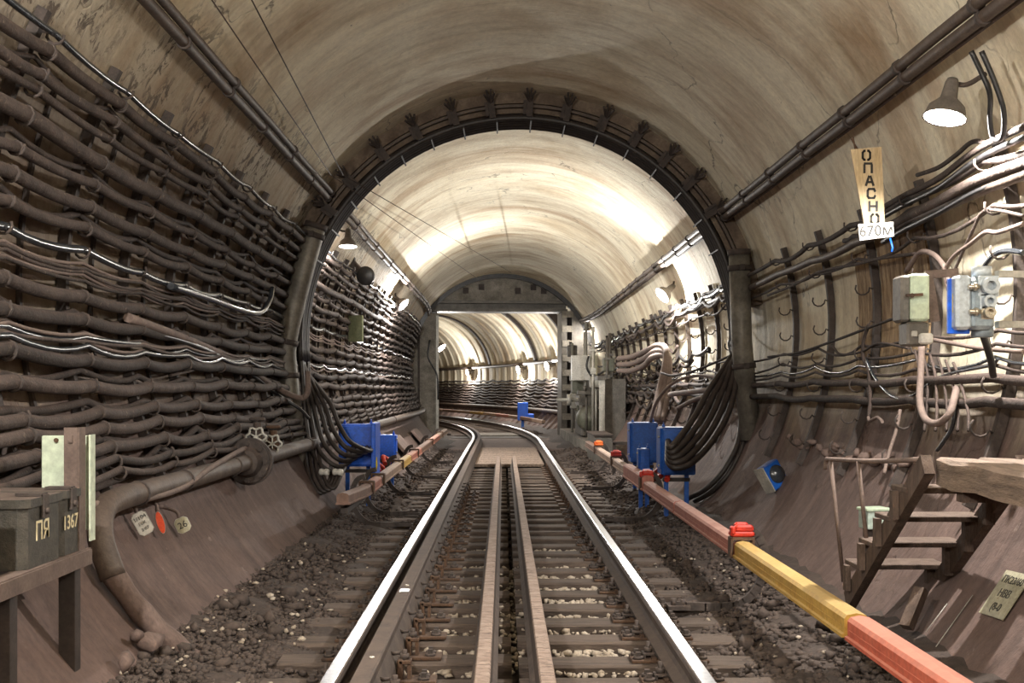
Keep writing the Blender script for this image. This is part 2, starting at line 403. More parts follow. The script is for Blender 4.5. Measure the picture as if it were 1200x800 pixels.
# loose stones: nobody could count them
ico_v = []; t_ = (1+5**.5)/2
for a, b in ((-1, t_), (1, t_), (-1, -t_), (1, -t_)): ico_v.append((a, b, 0))
for a, b in ((-1, t_), (1, t_), (-1, -t_), (1, -t_)): ico_v.append((0, a, b))
for a, b in ((-1, t_), (1, t_), (-1, -t_), (1, -t_)): ico_v.append((b, 0, a))
ico_v = np.array(ico_v)/np.linalg.norm(ico_v[0])
ico_f = np.array([(0,11,5),(0,5,1),(0,1,7),(0,7,10),(0,10,11),(1,5,9),(5,11,4),(11,10,2),(10,7,6),(7,1,8),(3,9,4),(3,4,2),(3,2,6),(3,6,8),(3,8,9),(4,9,5),(2,4,11),(6,2,10),(8,6,7),(9,8,1)])
# correct index order of the standard icosahedron is not needed: take the hull by nearest neighbours
d_ = np.linalg.norm(ico_v[:, None]-ico_v[None], axis=2); e_ = (d_ > .1) & (d_ < 1.1)
ico_f = []
for i in range(12):
    for j in range(i+1, 12):
        for k in range(j+1, 12):
            if e_[i, j] and e_[j, k] and e_[i, k]:
                nrm = np.cross(ico_v[j]-ico_v[i], ico_v[k]-ico_v[i])
                ico_f.append((i, j, k) if nrm.dot(ico_v[i]) > 0 else (i, k, j))
ico_f = np.array(ico_f)
def stones(name, pts, sizes, mat, label, cat, parent=None):
    n = len(pts); V = np.zeros((n, 12, 3)); 
    sc = sizes[:, None]*rng.uniform(.55, 1.15, (n, 3)); sc[:, 2] *= .72
    q = rng.normal(size=(n, 4)); q /= np.linalg.norm(q, axis=1)[:, None]
    a, b, c, d = q.T
    Rm = np.stack([np.stack([a*a+b*b-c*c-d*d, 2*(b*c-a*d), 2*(b*d+a*c)], 1), np.stack([2*(b*c+a*d), a*a-b*b+c*c-d*d, 2*(c*d-a*b)], 1), np.stack([2*(b*d-a*c), 2*(c*d+a*b), a*a-b*b-c*c+d*d], 1)], 1)
    base = ico_v[None]*rng.uniform(.55, 1.2, (n, 12, 1))
    V = np.einsum('nij,nkj->nki', Rm, base)*sc[:, None, :]+pts[:, None, :]
    Fc = (ico_f[None]+(np.arange(n)*12)[:, None, None]).reshape(-1, 3)
    me = bpy.data.meshes.new(name); me.vertices.add(n*12); me.vertices.foreach_set('co', V.reshape(-1))
    me.loops.add(len(Fc)*3); me.loops.foreach_set('vertex_index', Fc.reshape(-1)); me.polygons.add(len(Fc))
    me.polygons.foreach_set('loop_start', np.arange(len(Fc))*3); me.update(calc_edges=True); me.validate()
    me.materials.append(mat); o = bpy.data.objects.new(name, me); COL.objects.link(o)
    return tag(o, label, cat, kind='stuff')
def scatter(n, u0, u1, s0, s1, size, lift=.0, bias=1.0):
    u = rng.uniform(u0, u1, n); s = s0+(s1-s0)*rng.uniform(0, 1, n)**bias
    z = np.array([ground_h(a, b) for a, b in zip(u, s)]); sz = rng.uniform(*size, n)*rng.uniform(.6, 1.2, n)
    p = np.array([tuple(P(b, a, c)) for a, b, c in zip(u, s, z)]); p[:, 2] += sz*.3+lift; return p, sz
A = [scatter(6500, -1.95, -1.12, 4.3, 13, (.014, .032), 0.0, 1.4), scatter(700, -1.3, -.9, 4.3, 14, (.018, .032)), scatter(1600, -1.9, -1.1, 13, 27, (.025, .05)),
     scatter(7000, 1.12, 1.95, 3.8, 13, (.015, .036), 0.0, 1.4), scatter(800, .9, 1.3, 4.3, 14, (.018, .032)), scatter(1600, 1.1, 1.8, 13, 27, (.025, .05)),
     scatter(3600, -.75, .75, 4.2, 12, (.016, .032)), scatter(900, -.75, .75, 12, 22, (.02, .04)),
     scatter(60, -1.95, -1.3, 4.6, 10, (.04, .07), 0.01), scatter(90, 1.25, 1.85, 4.2, 10, (.04, .065), 0.01), scatter(1200, -1.4, 1.6, 35, 60, (.03, .06))]
stones('ballast_stones', np.concatenate([a for a, b in A]), np.concatenate([b for a, b in A]), M['stone_dark'], 'loose dark brown crushed stone ballast around the sleepers', 'ballast')
A = [scatter(900, -.62, -.22, 5.9, 10.5, (.014, .032), .06), scatter(1100, .20, .62, 5.9, 10.5, (.014, .032), .06), scatter(220, -.08, .06, 6.0, 9.5, (.014, .028), .13), scatter(90, -1.9, -1.1, 5, 10, (.014, .026), .02), scatter(70, 1.1, 1.9, 4.5, 10, (.012, .024), .02)]
stones('pale_stones', np.concatenate([a for a, b in A]), np.concatenate([b for a, b in A]), M['stone_pale'], 'pale limestone chips lying in the gaps between the sleepers', 'stones')

# ================================================================== TRACK
SLEEPERS = [4.1+.5*i for i in range(34)]     # up to the deck before the gate
FARSL = [35.2+.55*i for i in range(40)]
def sleeper_mesh(k, mirror, rnd):
    mb = MB(); w_ = .105+rnd.uniform(-.012, .012); L0, L1 = .018, 1.30+rnd.uniform(-.08, .08); b = .014
    prof = [(-w_, -.17), (w_, -.17), (w_, -b), (w_-b, 0), (-w_+b, 0), (-w_, -b)]
    us = [L0, L0+.1, .45, .8, 1.1, L1-.02, L1]
    base = len(mb.v)
    for j, u in enumerate(us):
        kk = .93 if j in (0, len(us)-1) else 1.0
        for (a, c) in prof: mb.v.append((mirror*u, a*kk+rnd.uniform(-.004, .004), c+rnd.uniform(-.004, .003)))
    nn = len(prof)
    for j in range(len(us)-1):
        for i in range(nn):
            i2 = (i+1) % nn; q = (base+j*nn+i, base+j*nn+i2, base+(j+1)*nn+i2, base+(j+1)*nn+i)
            mb.f.append(q if mirror < 0 else q[::-1]); mb.sm.append(False)
    e0 = tuple(base+i for i in range(nn)); e1 = tuple(base+(len(us)-1)*nn+i for i in range(nn))
    mb.f += [e0[::-1] if mirror < 0 else e0, e1 if mirror < 0 else e1[::-1]]; mb.sm += [False, False]
    me = mb.mesh('half_sleeper'); me.materials.append(M['sleeper_wood']); return me
rs = random.Random(3)
SM = {sd: [sleeper_mesh(k, sd, rs) for k in range(4)] for sd in (-1, 1)}
def shared(mb, name, mat):
    me = mb.mesh(name); me.materials.append(mat); return me
mb = MB(); mb.box((0, 0, .009), (.40, .15, .018), bev=.004); mb.box((-.085, 0, .022), (.022, .15, .014)); mb.box((.085, 0, .022), (.022, .15, .014)); PLATE = shared(mb, 'tie_plate', M['rust'])
mb = MB(); mb.box((0, 0, .034), (.055, .07, .014), bev=.003); mb.box((.026, 0, .022), (.014, .07, .036)); mb.box((-.03, 0, .028), (.02, .05, .012)); CLIP = shared(mb, 'clip', M['iron'])
mb = MB(); mb.cyl((0, 0, .01), (0, 0, .10), .011, 8); mb.cyl((0, 0, .045), (0, 0, .07), .023, 6); mb.cyl((0, 0, .040), (0, 0, .046), .03, 10); BOLT = shared(mb, 'clip_bolt', M['iron'])
mb = MB(); mb.cyl((0, 0, .0), (0, 0, .014), .028, 10); mb.box((0, 0, .024), (.024, .024, .022)); SCREW = shared(mb, 'screw_spike', M['iron'])
mb = MB()
mb.box((0, 0, .009), (.40, .15, .018)); 
for sx in (-1, 1): mb.box((sx*.10, 0, .035), (.05, .07, .03)); mb.cyl((sx*.105, 0, .03), (sx*.105, 0, .09), .016, 6)
PLATE_FAR = shared(mb, 'tie_plate', M['rust'])
TOP = -.185
for i, s in enumerate(SLEEPERS+FARSL):
    near = s < 13.2
    for sd in (-1, 1):
        loc = P(s+rs.uniform(-.03, .03), 0, TOP-rs.uniform(0, .012)); h = heading(s)
        side = 'left' if sd < 0 else 'right'
        if s < 5.5: lab = 'weathered wooden half-sleeper under the %s rail, below the bottom edge' % side
        elif i < 27: lab = 'weathered wooden half-sleeper under the %s running rail, %s from the bottom edge' % (side, ORD[i-3])
        elif s < 30: lab = 'weathered wooden half-sleeper under the %s running rail, in the dense middle stretch of track' % side
        else: lab = 'dark half-sleeper under the %s rail on the curve beyond the gate' % side
        o = bpy.data.objects.new('half_sleeper', SM[sd][rs.randrange(4)]); COL.objects.link(o); o.location = loc; o.rotation_euler = (0, 0, h+rs.uniform(-.02, .02))
        ROOT[o.name] = loc; tag(o, lab, 'sleeper', ('wooden half-sleepers under the %s rail' % side))
        if s > 30: continue
        p = bpy.data.objects.new('tie_plate', PLATE if near else PLATE_FAR); COL.objects.link(p); p.parent = o; p.location = (sd*.80, 0, 0)
        if near:
            for cs in (-1, 1):
                c = bpy.data.objects.new('clip', CLIP); COL.objects.link(c); c.parent = p; c.location = (cs*.105, 0, .004); c.rotation_euler = (0, 0, 0 if cs > 0 else pi)
                c = bpy.data.objects.new('clip_bolt', BOLT); COL.objects.link(c); c.parent = p; c.location = (cs*.108, 0, 0)
                for t in (-1, 1):
                    c = bpy.data.objects.new('screw_spike', SCREW); COL.objects.link(c); c.parent = p; c.location = (cs*.165, t*.04, .018)
# rails
def rail_prof(u, top=0.0, hw=.036, hgt=.152, foot=.066):
    b = top-hgt
    return [(u-foot, b), (u-foot, b+.010), (u-.02, b+.026), (u-.009, b+.045), (u-.009, top-.05), (u-hw, top-.036), (u-hw, top-.008), (u-hw+.008, top-.0005),
            (u+hw-.008, top-.0005), (u+hw, top-.008), (u+hw, top-.036), (u+.009, top-.05), (u+.009, b+.045), (u+.02, b+.026), (u+foot, b+.010), (u+foot, b)]
SSR = srange(2, 26, 4)+srange(27, 98, 1.0)
for sd, side in ((-1, 'left'), (1, 'right')):
    u = sd*.795
    t = thing('running_rail', 'polished running rail on the %s of the track%s' % (side, ', with a guard rail beside it' if sd < 0 else ''), 'rail', P(4, u, -.16), 'running rails')
    mb = MB(); mb.sweep(rail_prof(u), SSR); part(mb, 'rail_body', M['rail_steel'], t)
    mb = MB(); mb.sweep([(u-.030, -.002), (u-.026, .0015), (u+.026, .0015), (u+.030, -.002)], SSR, smooth=False); part(mb, 'running_surface', M['rail_polish'], t, 'mirror-bright worn steel running surface')
    if sd > 0:
        mb = MB(); mb.sweep([(u-.037, -.012), (u-.0375, -.030), (u-.0355, -.030), (u-.0355, -.010)], SSR); part(mb, 'worn_gauge_face', M['rail_polish'], t)
t = thing('guard_rail', 'flat brown steel guard rail alongside the left running rail', 'rail', P(4, -.64, -.16))
ug = -.645; SSG = srange(2, 26, 4)+srange(27, 70, 1.0)
mb = MB(); mb.sweep([(ug-.042, -.12), (ug-.042, .022), (ug+.032, .024), (ug+.038, .016), (ug+.038, -.02), (ug+.07, -.10), (ug+.075, -.15), (ug+.02, -.15), (ug-.02, -.06), (ug-.025, -.12)], SSG)
part(mb, 'bar', M['rail_steel'], t)
for s in SLEEPERS:
    if s > 16: break
    mb = MB(); mb.box(P(s, ug+.155, -.176), (.22, .13, .02), bev=.004); ch = part(mb, 'chair_plate', M['rust'], t)
    mb = MB(); mb.box(P(s, ug+.092, -.12), (.03, .075, .10), bev=.006); mb.box(P(s, ug+.115, -.085), (.06, .075, .02), bev=.004); mb.box(P(s, ug+.135, -.12), (.018, .06, .09)); part(mb, 'clip', M['rust'], ch)
    mb = MB(); mb.cyl(P(s, ug+.112, -.08), P(s, ug+.112, -.03), .012, 8); mb.cyl(P(s, ug+.112, -.075), P(s, ug+.112, -.05), .024, 6); part(mb, 'clip_bolt', M['iron'], ch)
    mb = MB(); mb.tube([P(s, ug+.09, -.045), P(s, ug+.06, -.05), P(s, ug+.035, -.042)], .009, 6); part(mb, 'spring_pin', M['iron'], ch)
    for q in (-.03, .03): inst(SCREW, 'screw_spike', ch, Matrix.Translation(P(s+q, ug+.205, -.168)))
for s in (7.1, 5.2):
    mb = MB(); mb.cyl(P(s, ug, .018), P(s, ug, .028), .012, 8); part(mb, 'bolt_head', M['brass'], t)
mb = MB(); mb.box(P(6.92, ug, .0245), (.055, .10, .005), bev=.001); part(mb, 'bright_clamp', M['rail_polish'], t, 'bright worn patch of metal')
for u, nm in ((-.150, 'left'), (.126, 'right')):
    t = thing('guide_rail', 'brown rail with pitted pale top in mid-track, the %s of the pair' % nm, 'rail', P(4, u, -.16), 'pair of rails between the running rails')
    mb = MB(); mb.sweep([(u-.062, -.17), (u-.062, -.155), (u-.04, -.12), (u-.034, -.004), (u+.034, -.004), (u+.04, -.12), (u+.062, -.155), (u+.062, -.17)], srange(2, 21, 4)); part(mb, 'rail_body', M['rail_steel'], t)
    mb = MB(); mb.sweep([(u-.034, -.004), (u-.028, .004), (u+.028, .004), (u+.034, -.004)], srange(2, 21, 4)); part(mb, 'pitted_top', M['guide_rail'], t)
# deck of planks and threshold before the gate
for i, s in enumerate(srange(21.4, 26.6, .65)):
    mb = MB(); mb.box(P(s, .0, -.17), (1.36, .60, .06), bev=.01); solo(mb, 'deck_board', M['plank_wood'], 'wide worn deck board across the track before the gate, %s from the rail ends' % ORD[i], 'board', 'deck boards before the gate')
mb = MB(); mb.pbox(33.4, 34.4, -1.7, 1.75, -.34, -.19); solo(mb, 'floor_threshold', M['frame_dark'], kind='structure')
mb = MB(); mb.pbox(27.2, 33.3, -1.5, 1.7, -.4, -.20); solo(mb, 'floor_slab', M['apron'], kind='structure')
mb = MB(); mb.pbox(34.5, 36.5, -.7, .7, -.4, -.16); solo(mb, 'floor_slab_far', M['concrete_grey'], kind='structure')

# ================================================================== CONTACT RAILS (third rails) with covers
CW, CH0, CH1 = .052, .155, .255
def cover_prof(u, w=CW, a=CH0, b=CH1, sd=1):
    return [(u-w-.012, a), (u-w-.012, a+.014), (u-w, a+.018), (u-w, b-.02), (u-w+.012, b-.004), (u, b+.004), (u+w-.012, b-.004), (u+w, b-.02), (u+w, a+.018), (u+w+.012, a+.014), (u+w+.012, a)]
def contact_rail(u, pieces, label, sup, steel=None):
    s0, s1 = pieces[0][0], pieces[-1][1]
    t = thing('contact_rail', label, 'contact rail', P(s0, u, CH0), 'contact rails beside the track')
    mb = MB(); mb.sweep([(u-.03, CH0-.025), (u+.03, CH0-.025), (u+.03, CH0+.02), (u-.03, CH0+.02)], srange(s0+.1, s1-.05, 1.0 if s1 > 27 else 3)); part(mb, 'steel_rail', M['frame_dark'], t)
    for i, (a, b, mat, *k) in enumerate(pieces):
        dz = k[0] if k else 0.0; w_ = CW*(1.12 if k and k[0] > 0 else 1.0)
        mb = MB()
        if dz < 0:                                         # end ramp dipping to its tip
            ss_ = srange(a, b, .25); mb.sweep(cover_prof(u, w_), ss_, fn=lambda s, uu, vv: P(s, uu, vv+.06*max(0, (a+1.5-s)/1.5)))
        else: mb.sweep(cover_prof(u, w_, CH0, CH1+max(dz, 0)), srange(a, b-.025, 1.0 if b > 27 else 3))
        part(mb, 'cover', M[mat], t)
        mb = MB(); mb.sweep([(u-CW*1.0-.003, CH0+.040), (u-CW-.003, CH0+.046), (u-CW+.002, CH0+.046), (u-CW+.002, CH0+.040)], srange(a+.03, b-.05, 1.0 if b > 27 else 3)); 
        if dz >= 0: part(mb, 'cover_bead', M[mat], t)
    return t
def gooseneck(s, u, label, insul=None):
    sd = 1 if u > 0 else -1; a = abs(u)
    t = thing('rail_bracket', label, 'bracket', P(s, sd*1.2, -.19), 'curved brackets carrying the contact rails')
    pts = spline([P(s, sd*q, v) for q, v in ((a-.42, -.155), (a-.18, -.165), (a-.02, -.15), (a+.09, -.06), (a+.145, .07), (a+.145, .20), (a+.09, .30), (a+.02, .325))], 4)
    mb = MB()
    for i in range(len(pts)-1): mb.beam(pts[i], pts[i+1]+(pts[i+1]-pts[i])*.15, .05, .03, (0, 1, 0))
    part(mb, 'arm', M['iron'], t)
    mb = MB(); mb.box(P(s, sd*(a-.40), -.165), (.14, .12, .025)); mb.cyl(P(s, sd*(a-.43), -.16), P(s, sd*(a-.43), -.11), .02, 6); mb.cyl(P(s, sd*(a-.37), -.16), P(s, sd*(a-.37), -.12), .018, 6); part(mb, 'foot', M['iron'], t)
    mb = MB(); 
    for q in (-1, 1): mb.box(P(s, u+q*(CW+.017), .215), (.018, .09, .13), bev=.004)
    mb.box(P(s, u, .272), (.13, .09, .02)); part(mb, 'clamp', M['rust'], t)
    if insul:
        mb = MB(); mb.box(P(s, u+.0, .30), (.15, .10, .035), bev=.01); mb.box(P(s-.02, u+.01, .335), (.12, .055, .045), bev=.012); mb.box(P(s+.035, u+.005, .338), (.09, .045, .06), bev=.012); mb.box(P(s-.03, u-.062, .325), (.028, .07, .05), bev=.008)
        part(mb, 'insulator_cap', M[insul], t, 'glossy red moulded insulator cap' if insul == 'paint_red' else 'orange moulded insulator cap')
    return t
contact_rail(1.45, [(2.6, 4.98, 'cover_red'), (5.0, 7.4, 'cover_yellow'), (7.42, 10.0, 'cover_salmon'), (10.02, 12.2, 'cover_salmon'), (12.22, 14.2, 'cover_salmon', .05)], 'contact rail at the right with red, yellow and salmon covers, nearest the camera', None)
contact_rail(1.50, [(14.6, 16.2, 'cover_tan'), (16.22, 18.9, 'cover_tan'), (18.92, 21.5, 'cover_brown')], 'short tan-covered contact rail at the right, behind the blue boxes', None)
gooseneck(7.42, 1.45, 'curved iron bracket with red cap between the salmon and yellow covers', 'paint_red')
gooseneck(12.35, 1.45, 'curved bracket with red cap in front of the blue boxes', 'paint_red')
gooseneck(16.2, 1.50, 'curved bracket with red cap on the tan-covered contact rail', 'paint_red')
gooseneck(19.2, 1.50, 'curved bracket with orange cap on the far end of the tan-covered contact rail', 'paint_orange')
LC = -1.45
contact_rail(LC, [(10.1, 11.9, 'cover_brown', -1), (11.92, 12.9, 'cover_salmon'), (12.92, 15.4, 'cover_tan'), (15.42, 17.0, 'cover_yellow'), (17.02, 19.2, 'cover_salmon'), (19.22, 22.0, 'cover_brown'), (22.02, 24.6, 'cover_salmon'), (24.62, 28.0, 'cover_tan')], 'contact rail along the left side with brown, salmon and yellow covers', None)
for i, s in enumerate((11.9, 12.95, 15.4, 18.2, 21.9, 25.5)):
    gooseneck(s, LC, 'curved iron bracket under the left contact rail, %s from its near end' % ORD[i])
far_p = []; s = 35.5; cols = ['cover_tan', 'cover_brown', 'cover_tan', 'cover_salmon', 'cover_tan', 'cover_yellow']
for i in range(14): far_p.append((s, s+2.4, cols[i % 6])); s += 2.42
contact_rail(1.55, far_p, 'contact rail with tan covers curving away beyond the gate', None)

# ================================================================== CABLE BRACKETS AND CABLES
def radial_frame(s, r, deg):                  # X inward, Z up along the wall, Y along the tunnel
    a = math.radians(deg); h = heading(s)
    xi = Vector((-math.cos(a), 0, -math.sin(a))); up = Vector((-math.sin(a), 0, math.cos(a)))
    if up.z < 0: up = -up
    y = up.cross(xi)
    R_ = Matrix.Rotation(h, 3, 'Z'); return frame(C(s, r, deg), R_ @ xi, R_ @ y, R_ @ up)
def hook_mb(rc=.042, dx=.06, th=.008, n=5):
    mb = MB(); pts = [Vector((-.005, 0, -rc*.2))]
    for k in range(7):
        q = pi+(pi*1.18)*k/6; pts.append(Vector((dx+rc*math.cos(q), 0, rc*math.sin(q)*.95)))
    mb.tube(pts, th, n); return mb
HOOK = shared(hook_mb(), 'hook', M['iron'])
HOOK_R = shared(hook_mb(.055, .07, .007), 'hook', M['iron'])
def strip_pts(s, r, d0, d1, n=14): return [C(s, r, d0+(d1-d0)*i/n) for i in range(n+1)]
def wall_strip(mb, s, r, d0, d1, w_, th, n=14):
    a = strip_pts(s-w_/2, r, d0, d1, n); b = strip_pts(s+w_/2, r, d0, d1, n); a2 = strip_pts(s-w_/2, r-th, d0, d1, n); b2 = strip_pts(s+w_/2, r-th, d0, d1, n)
    base = len(mb.v)
    for i in range(n+1): mb.v += [tuple(a[i]), tuple(b[i]), tuple(b2[i]), tuple(a2[i])]
    for i in range(n):
        for k in range(4):
            k2 = (k+1) % 4; mb.f.append((base+i*4+k, base+i*4+k2, base+i*4+4+k2, base+i*4+4+k)); mb.sm.append(False)
    mb.f += [(base, base+1, base+2, base+3), (base+4*n+3, base+4*n+2, base+4*n+1, base+4*n)]; mb.sm += [False]*2
RCAB = 2.575
LROWS = [  # (pixel row at column 91, radius, look, words)
 (62, .017, 'cable_shiny', 'slim glossy black'), (86, .032, 'cable_brown', 'dusty brown'), (112, .028, 'cable_brown', 'dusty brown'), (136, .022, 'cable_brown', 'thin brown'),
 (172, .043, 'cable_brown', 'extra thick brown'), (207, .028, 'cable_brown', 'dusty brown'), (237, .036, 'cable_brown', 'dusty brown'), (265, .03, 'cable_brown', 'sagging brown'),
 (292, .023, 'cable_shiny', 'smooth dark'), (345, .037, 'cable_brown', 'thick scaly brown'), (372, .037, 'cable_brown', 'thick scaly brown'),
 (418, .038, 'cable_brown', 'thick scaly brown'), (449, .038, 'cable_brown', 'thick scaly brown'), (484, .035, 'cable_brown', 'smooth dusty brown'), (505, .035, 'cable_brown', 'smooth dusty brown'),
 (531, .034, 'cable_brown', 'smooth dusty brown'), (549, .026, 'cable_brown', 'dusty brown'), (564, .022, 'cable_brown', 'thin dusty')]
def row_deg(px, py): return ang(hit(px, py, RCAB))
LB = [4.54+1.05*i for i in range(8)]+[14.4+1.05*i for i in range(19)]
LDEG = [row_deg(91, y) for y, *_ in LROWS]
LEND = 33.2
def run_cable(deg, brs, s0, s1, sag, jit, rnd, r=RCAB, out=0.0):
    pts = []; kn = [s0]+[b for b in brs if s0 < b < s1]+[s1]
    off = [rnd.uniform(-jit, jit) for _ in kn]
    for i in range(len(kn)-1):
        L = kn[i+1]-kn[i]; sg = sag*rnd.uniform(.3, 1.4)*min(1.0, L); wb = rnd.uniform(-.012, .012)
        for k in range(5):
            t = k/5; e = t*t*(3-2*t)
            p = C(kn[i]+L*t, r+out+wb*math.sin(pi*t), deg); p.z += off[i]*(1-e)+off[i+1]*e-sg*4*t*(1-t); pts.append(p)
    p = C(s1, r+out, deg); p.z += off[-1]; pts.append(p); return pts
rc_ = random.Random(21)
for i, (y, r, mat, wd) in enumerate(LROWS):
    pts = run_cable(LDEG[i], LB, 2.2, LEND, .024 if r < .04 else .01, .02, rc_, RCAB)
    t = thing('wall_cable', '%s cable hung on the left wall, %s row from the top' % (wd, ORD[i]), 'cable', pts[0], 'cables along the left wall')
    mb = MB(); mb.tube(pts, r, 8); part(mb, 'sheath', M[mat], t)
    if mat == 'cable_brown' and r > .027:                    # loose tape bands round the near cables
        for b in LB[:8]:
            j = min(range(len(pts)), key=lambda q: abs(pts[q].y-b)); d = (pts[min(j+1, len(pts)-1)]-pts[j-1]).normalized()
            mb = MB(); mb.cyl(pts[j]-d*.012, pts[j]+d*.012, r+.006, 8); part(mb, 'tape_band', M['iron'], t)
# spare rows: second layer of cables behind, partly hidden
for i, (y, r) in enumerate(((100, .014), (190, .016), (250, .02), (360, .018), (434, .02), (470, .024), (518, .028), (541, .022))):
    pts = run_cable(row_deg(91, y), LB, 2.2, LEND, .06, .02, rc_, 2.63)
    mb = MB(); mb.tube(pts, r, 6); solo(mb, 'wall_cable', M['cable_brown'], 'sagging brown cable behind the front row on the left wall, %s from the top' % ORD[i], 'cable', 'cables behind the front row on the left wall')
# bundles of thin cables
for (y, cnt, nm, mats) in ((316, 6, 'below the smooth dark cable', ['cable_pale', 'cable_brown']), (395, 6, 'between the thick scaly pairs', ['cable_brown', 'cable_pale', 'cable_shiny'])):
    for k in range(cnt):
        pts = run_cable(row_deg(91, y+k*3.2-7), LB, 2.2, 13.2 if k % 2 else LEND, .035, .014, rc_, RCAB-.012*(k % 2))
        mb = MB(); mb.tube(pts, .0105 if mats[k % len(mats)] != 'cable_shiny' else .016, 6)
        solo(mb, 'thin_cable', M[mats[k % len(mats)]], 'thin cable of the left wall bundle %s, %s down' % (nm, ORD[k]), 'cable', 'bundled thin cables on the left wall')
LTOP, LBOT = min(LDEG)-2, max(LDEG)+2
for i, s in enumerate(LB):
    near = s < 12.5
    t = thing('cable_bracket', 'dark bracket strip with hooks behind the left wall cables, %s' % (ORD[i-1]+' from the left edge' if 1 <= i < 8 else (ORD[i-8]+' beyond the cable arch' if i >= 8 else 'cut off by the left edge')), 'bracket', C(s, 2.7, LBOT), 'cable brackets on the left wall')
    mb = MB(); wall_strip(mb, s, 2.712, LTOP, LBOT, .05 if near else .045, .055)
    wall_strip(mb, s+.5, 2.715, LTOP+5, LBOT-3, .035, .02)
    if not near:
        for d in LDEG:
            mw = radial_frame(s, 2.64, d); hm = hook_mb(n=4)
            mb.add([mw @ Vector(v) for v in hm.v], hm.f)
    part(mb, 'strip', M['iron'], t)
    if near:
        for d, (y, r, mt, wd) in zip(LDEG, LROWS): inst(HOOK, 'hook', t, radial_frame(s, 2.64, d))
# ------------------------------------------------ right wall
RB = [4.0+1.24*i for i in range(7)]+[14.3+1.24*i for i in range(14)]
def rdeg(px, py, r=RCAB): 
    d = ang(hit(px, py, r)); return d if d < 180 else d-360
RROWS = [  # (px, py) anywhere on the row, radius, s-range, look, words
 ((957, 282), .022, (2, 33), 'cable_brown', 'thin brown upper'), ((950, 305), .034, (2, 33), 'pipe_paint', 'thick ribbed brown'),
 ((1130, 220), .020, (2, 9.2), 'cable_brown', 'brightly lit'), ((960, 318), .013, (2, 33), 'cable_brown', 'slim sagging'),
 ((960, 410), .011, (2, 33), 'cable_brown', 'slim slack'), ((960, 424), .011, (5, 33), 'cable_brown', 'very slim'), ((960, 431), .011, (2, 33), 'cable_shiny', 'slim dark'),
 ((960, 437), .012, (2, 33), 'cable_brown', 'slim dusty'), ((975, 447), .028, (2, 33), 'cable_brown', 'ribbed dusty'), ((975, 466), .030, (2, 33), 'cable_brown', 'thick lowest ribbed')]
for i, ((px, py), r, (a, b), mat, wd) in enumerate(RROWS):
    pts = run_cable(rdeg(px, py), RB, a, b, .05 if r < .025 else .018, .018 if r < .02 else .008, rc_, RCAB)
    mb = MB(); mb.tube(pts, r, 8); solo(mb, 'wall_cable', M[mat], '%s cable along the right wall, %s row from the top' % (wd, ORD[i]), 'cable', 'cables along the right wall')
for i, (px, py, r) in enumerate(((760, 376, .03), (760, 384, .026), (760, 414, .022), (760, 424, .028), (760, 432, .028), (760, 441, .03), (760, 450, .026), (760, 462, .03), (760, 472, .03))):
    pts = run_cable(rdeg(px, py), RB, 13.9 if i < 2 else 15.5 + (i % 3)*1.5, 33, .09, .05, rc_, RCAB-.03*(i % 2))
    mb = MB(); mb.tube(pts, r, 7); solo(mb, 'wall_cable', M['cable_brown' if i % 3 else 'cable_black'], 'slack tangled cable on the right wall between arch and gate, %s from the top' % ORD[i], 'cable', 'cables on the right wall beyond the arch')
for i, s in enumerate(RB):
    near = s < 12.5; d0, d1 = -27, rdeg(957, 268)
    t = thing('cable_bracket', 'dark bracket strip with curved empty hooks on the right wall, %s' % (ORD[6-i]+' from the cable arch' if i < 7 else ORD[i-7]+' beyond the cable arch'), 'bracket', C(s, 2.7, d0), 'cable brackets on the right wall')
    mb = MB(); wall_strip(mb, s, 2.712, d0, d1, .045, .055)
    hd = [d0+4+(d1-6-d0)*k/7.0 for k in range(8)]
    if not near:
        for d in hd:
            mw = radial_frame(s, 2.65, d); hm = hook_mb(.055, .07, .008, 4); mb.add([mw @ Vector(v) for v in hm.v], hm.f)
    part(mb, 'strip', M['iron'], t)
    if near:
        for d in hd: inst(HOOK_R, 'hook', t, radial_frame(s, 2.65, d))
# stained boards of the right wall between the brackets
def wall_panel(s0, s1, d0, d1, mat, r=2.715, th=.03):
    mb = MB(); n = 8
    prof = [C(0, r, d0+(d1-d0)*i/n) for i in range(n+1)]+[C(0, r-th, d1-(d1-d0)*i/n) for i in range(n+1)]
    base = len(mb.v); k = len(prof)
    for s in (s0, s1): mb.v += [(p.x, s, p.z) for p in prof]
    for i in range(k): mb.f.append((base+i, base+(i+1) % k, base+k+(i+1) % k, base+k+i)); mb.sm.append(False)
    for i in range(n):
        for o in (0, k):
            q = (base+o+i, base+o+i+1, base+o+k-2-i, base+o+k-1-i); mb.f.append(q); mb.sm.append(False)
    part(mb, 'panel', M[mat], wall_right)
for (a, b, d0, d1, mt) in ((7.85, 8.3, -12, 14, 'rusty_board'), (8.33, 8.84, -8, 13, 'rusty_board'), (9.05, 9.42, -10, 11, 'rusty_board')):
    wall_panel(a, b, d0, d1, mt)

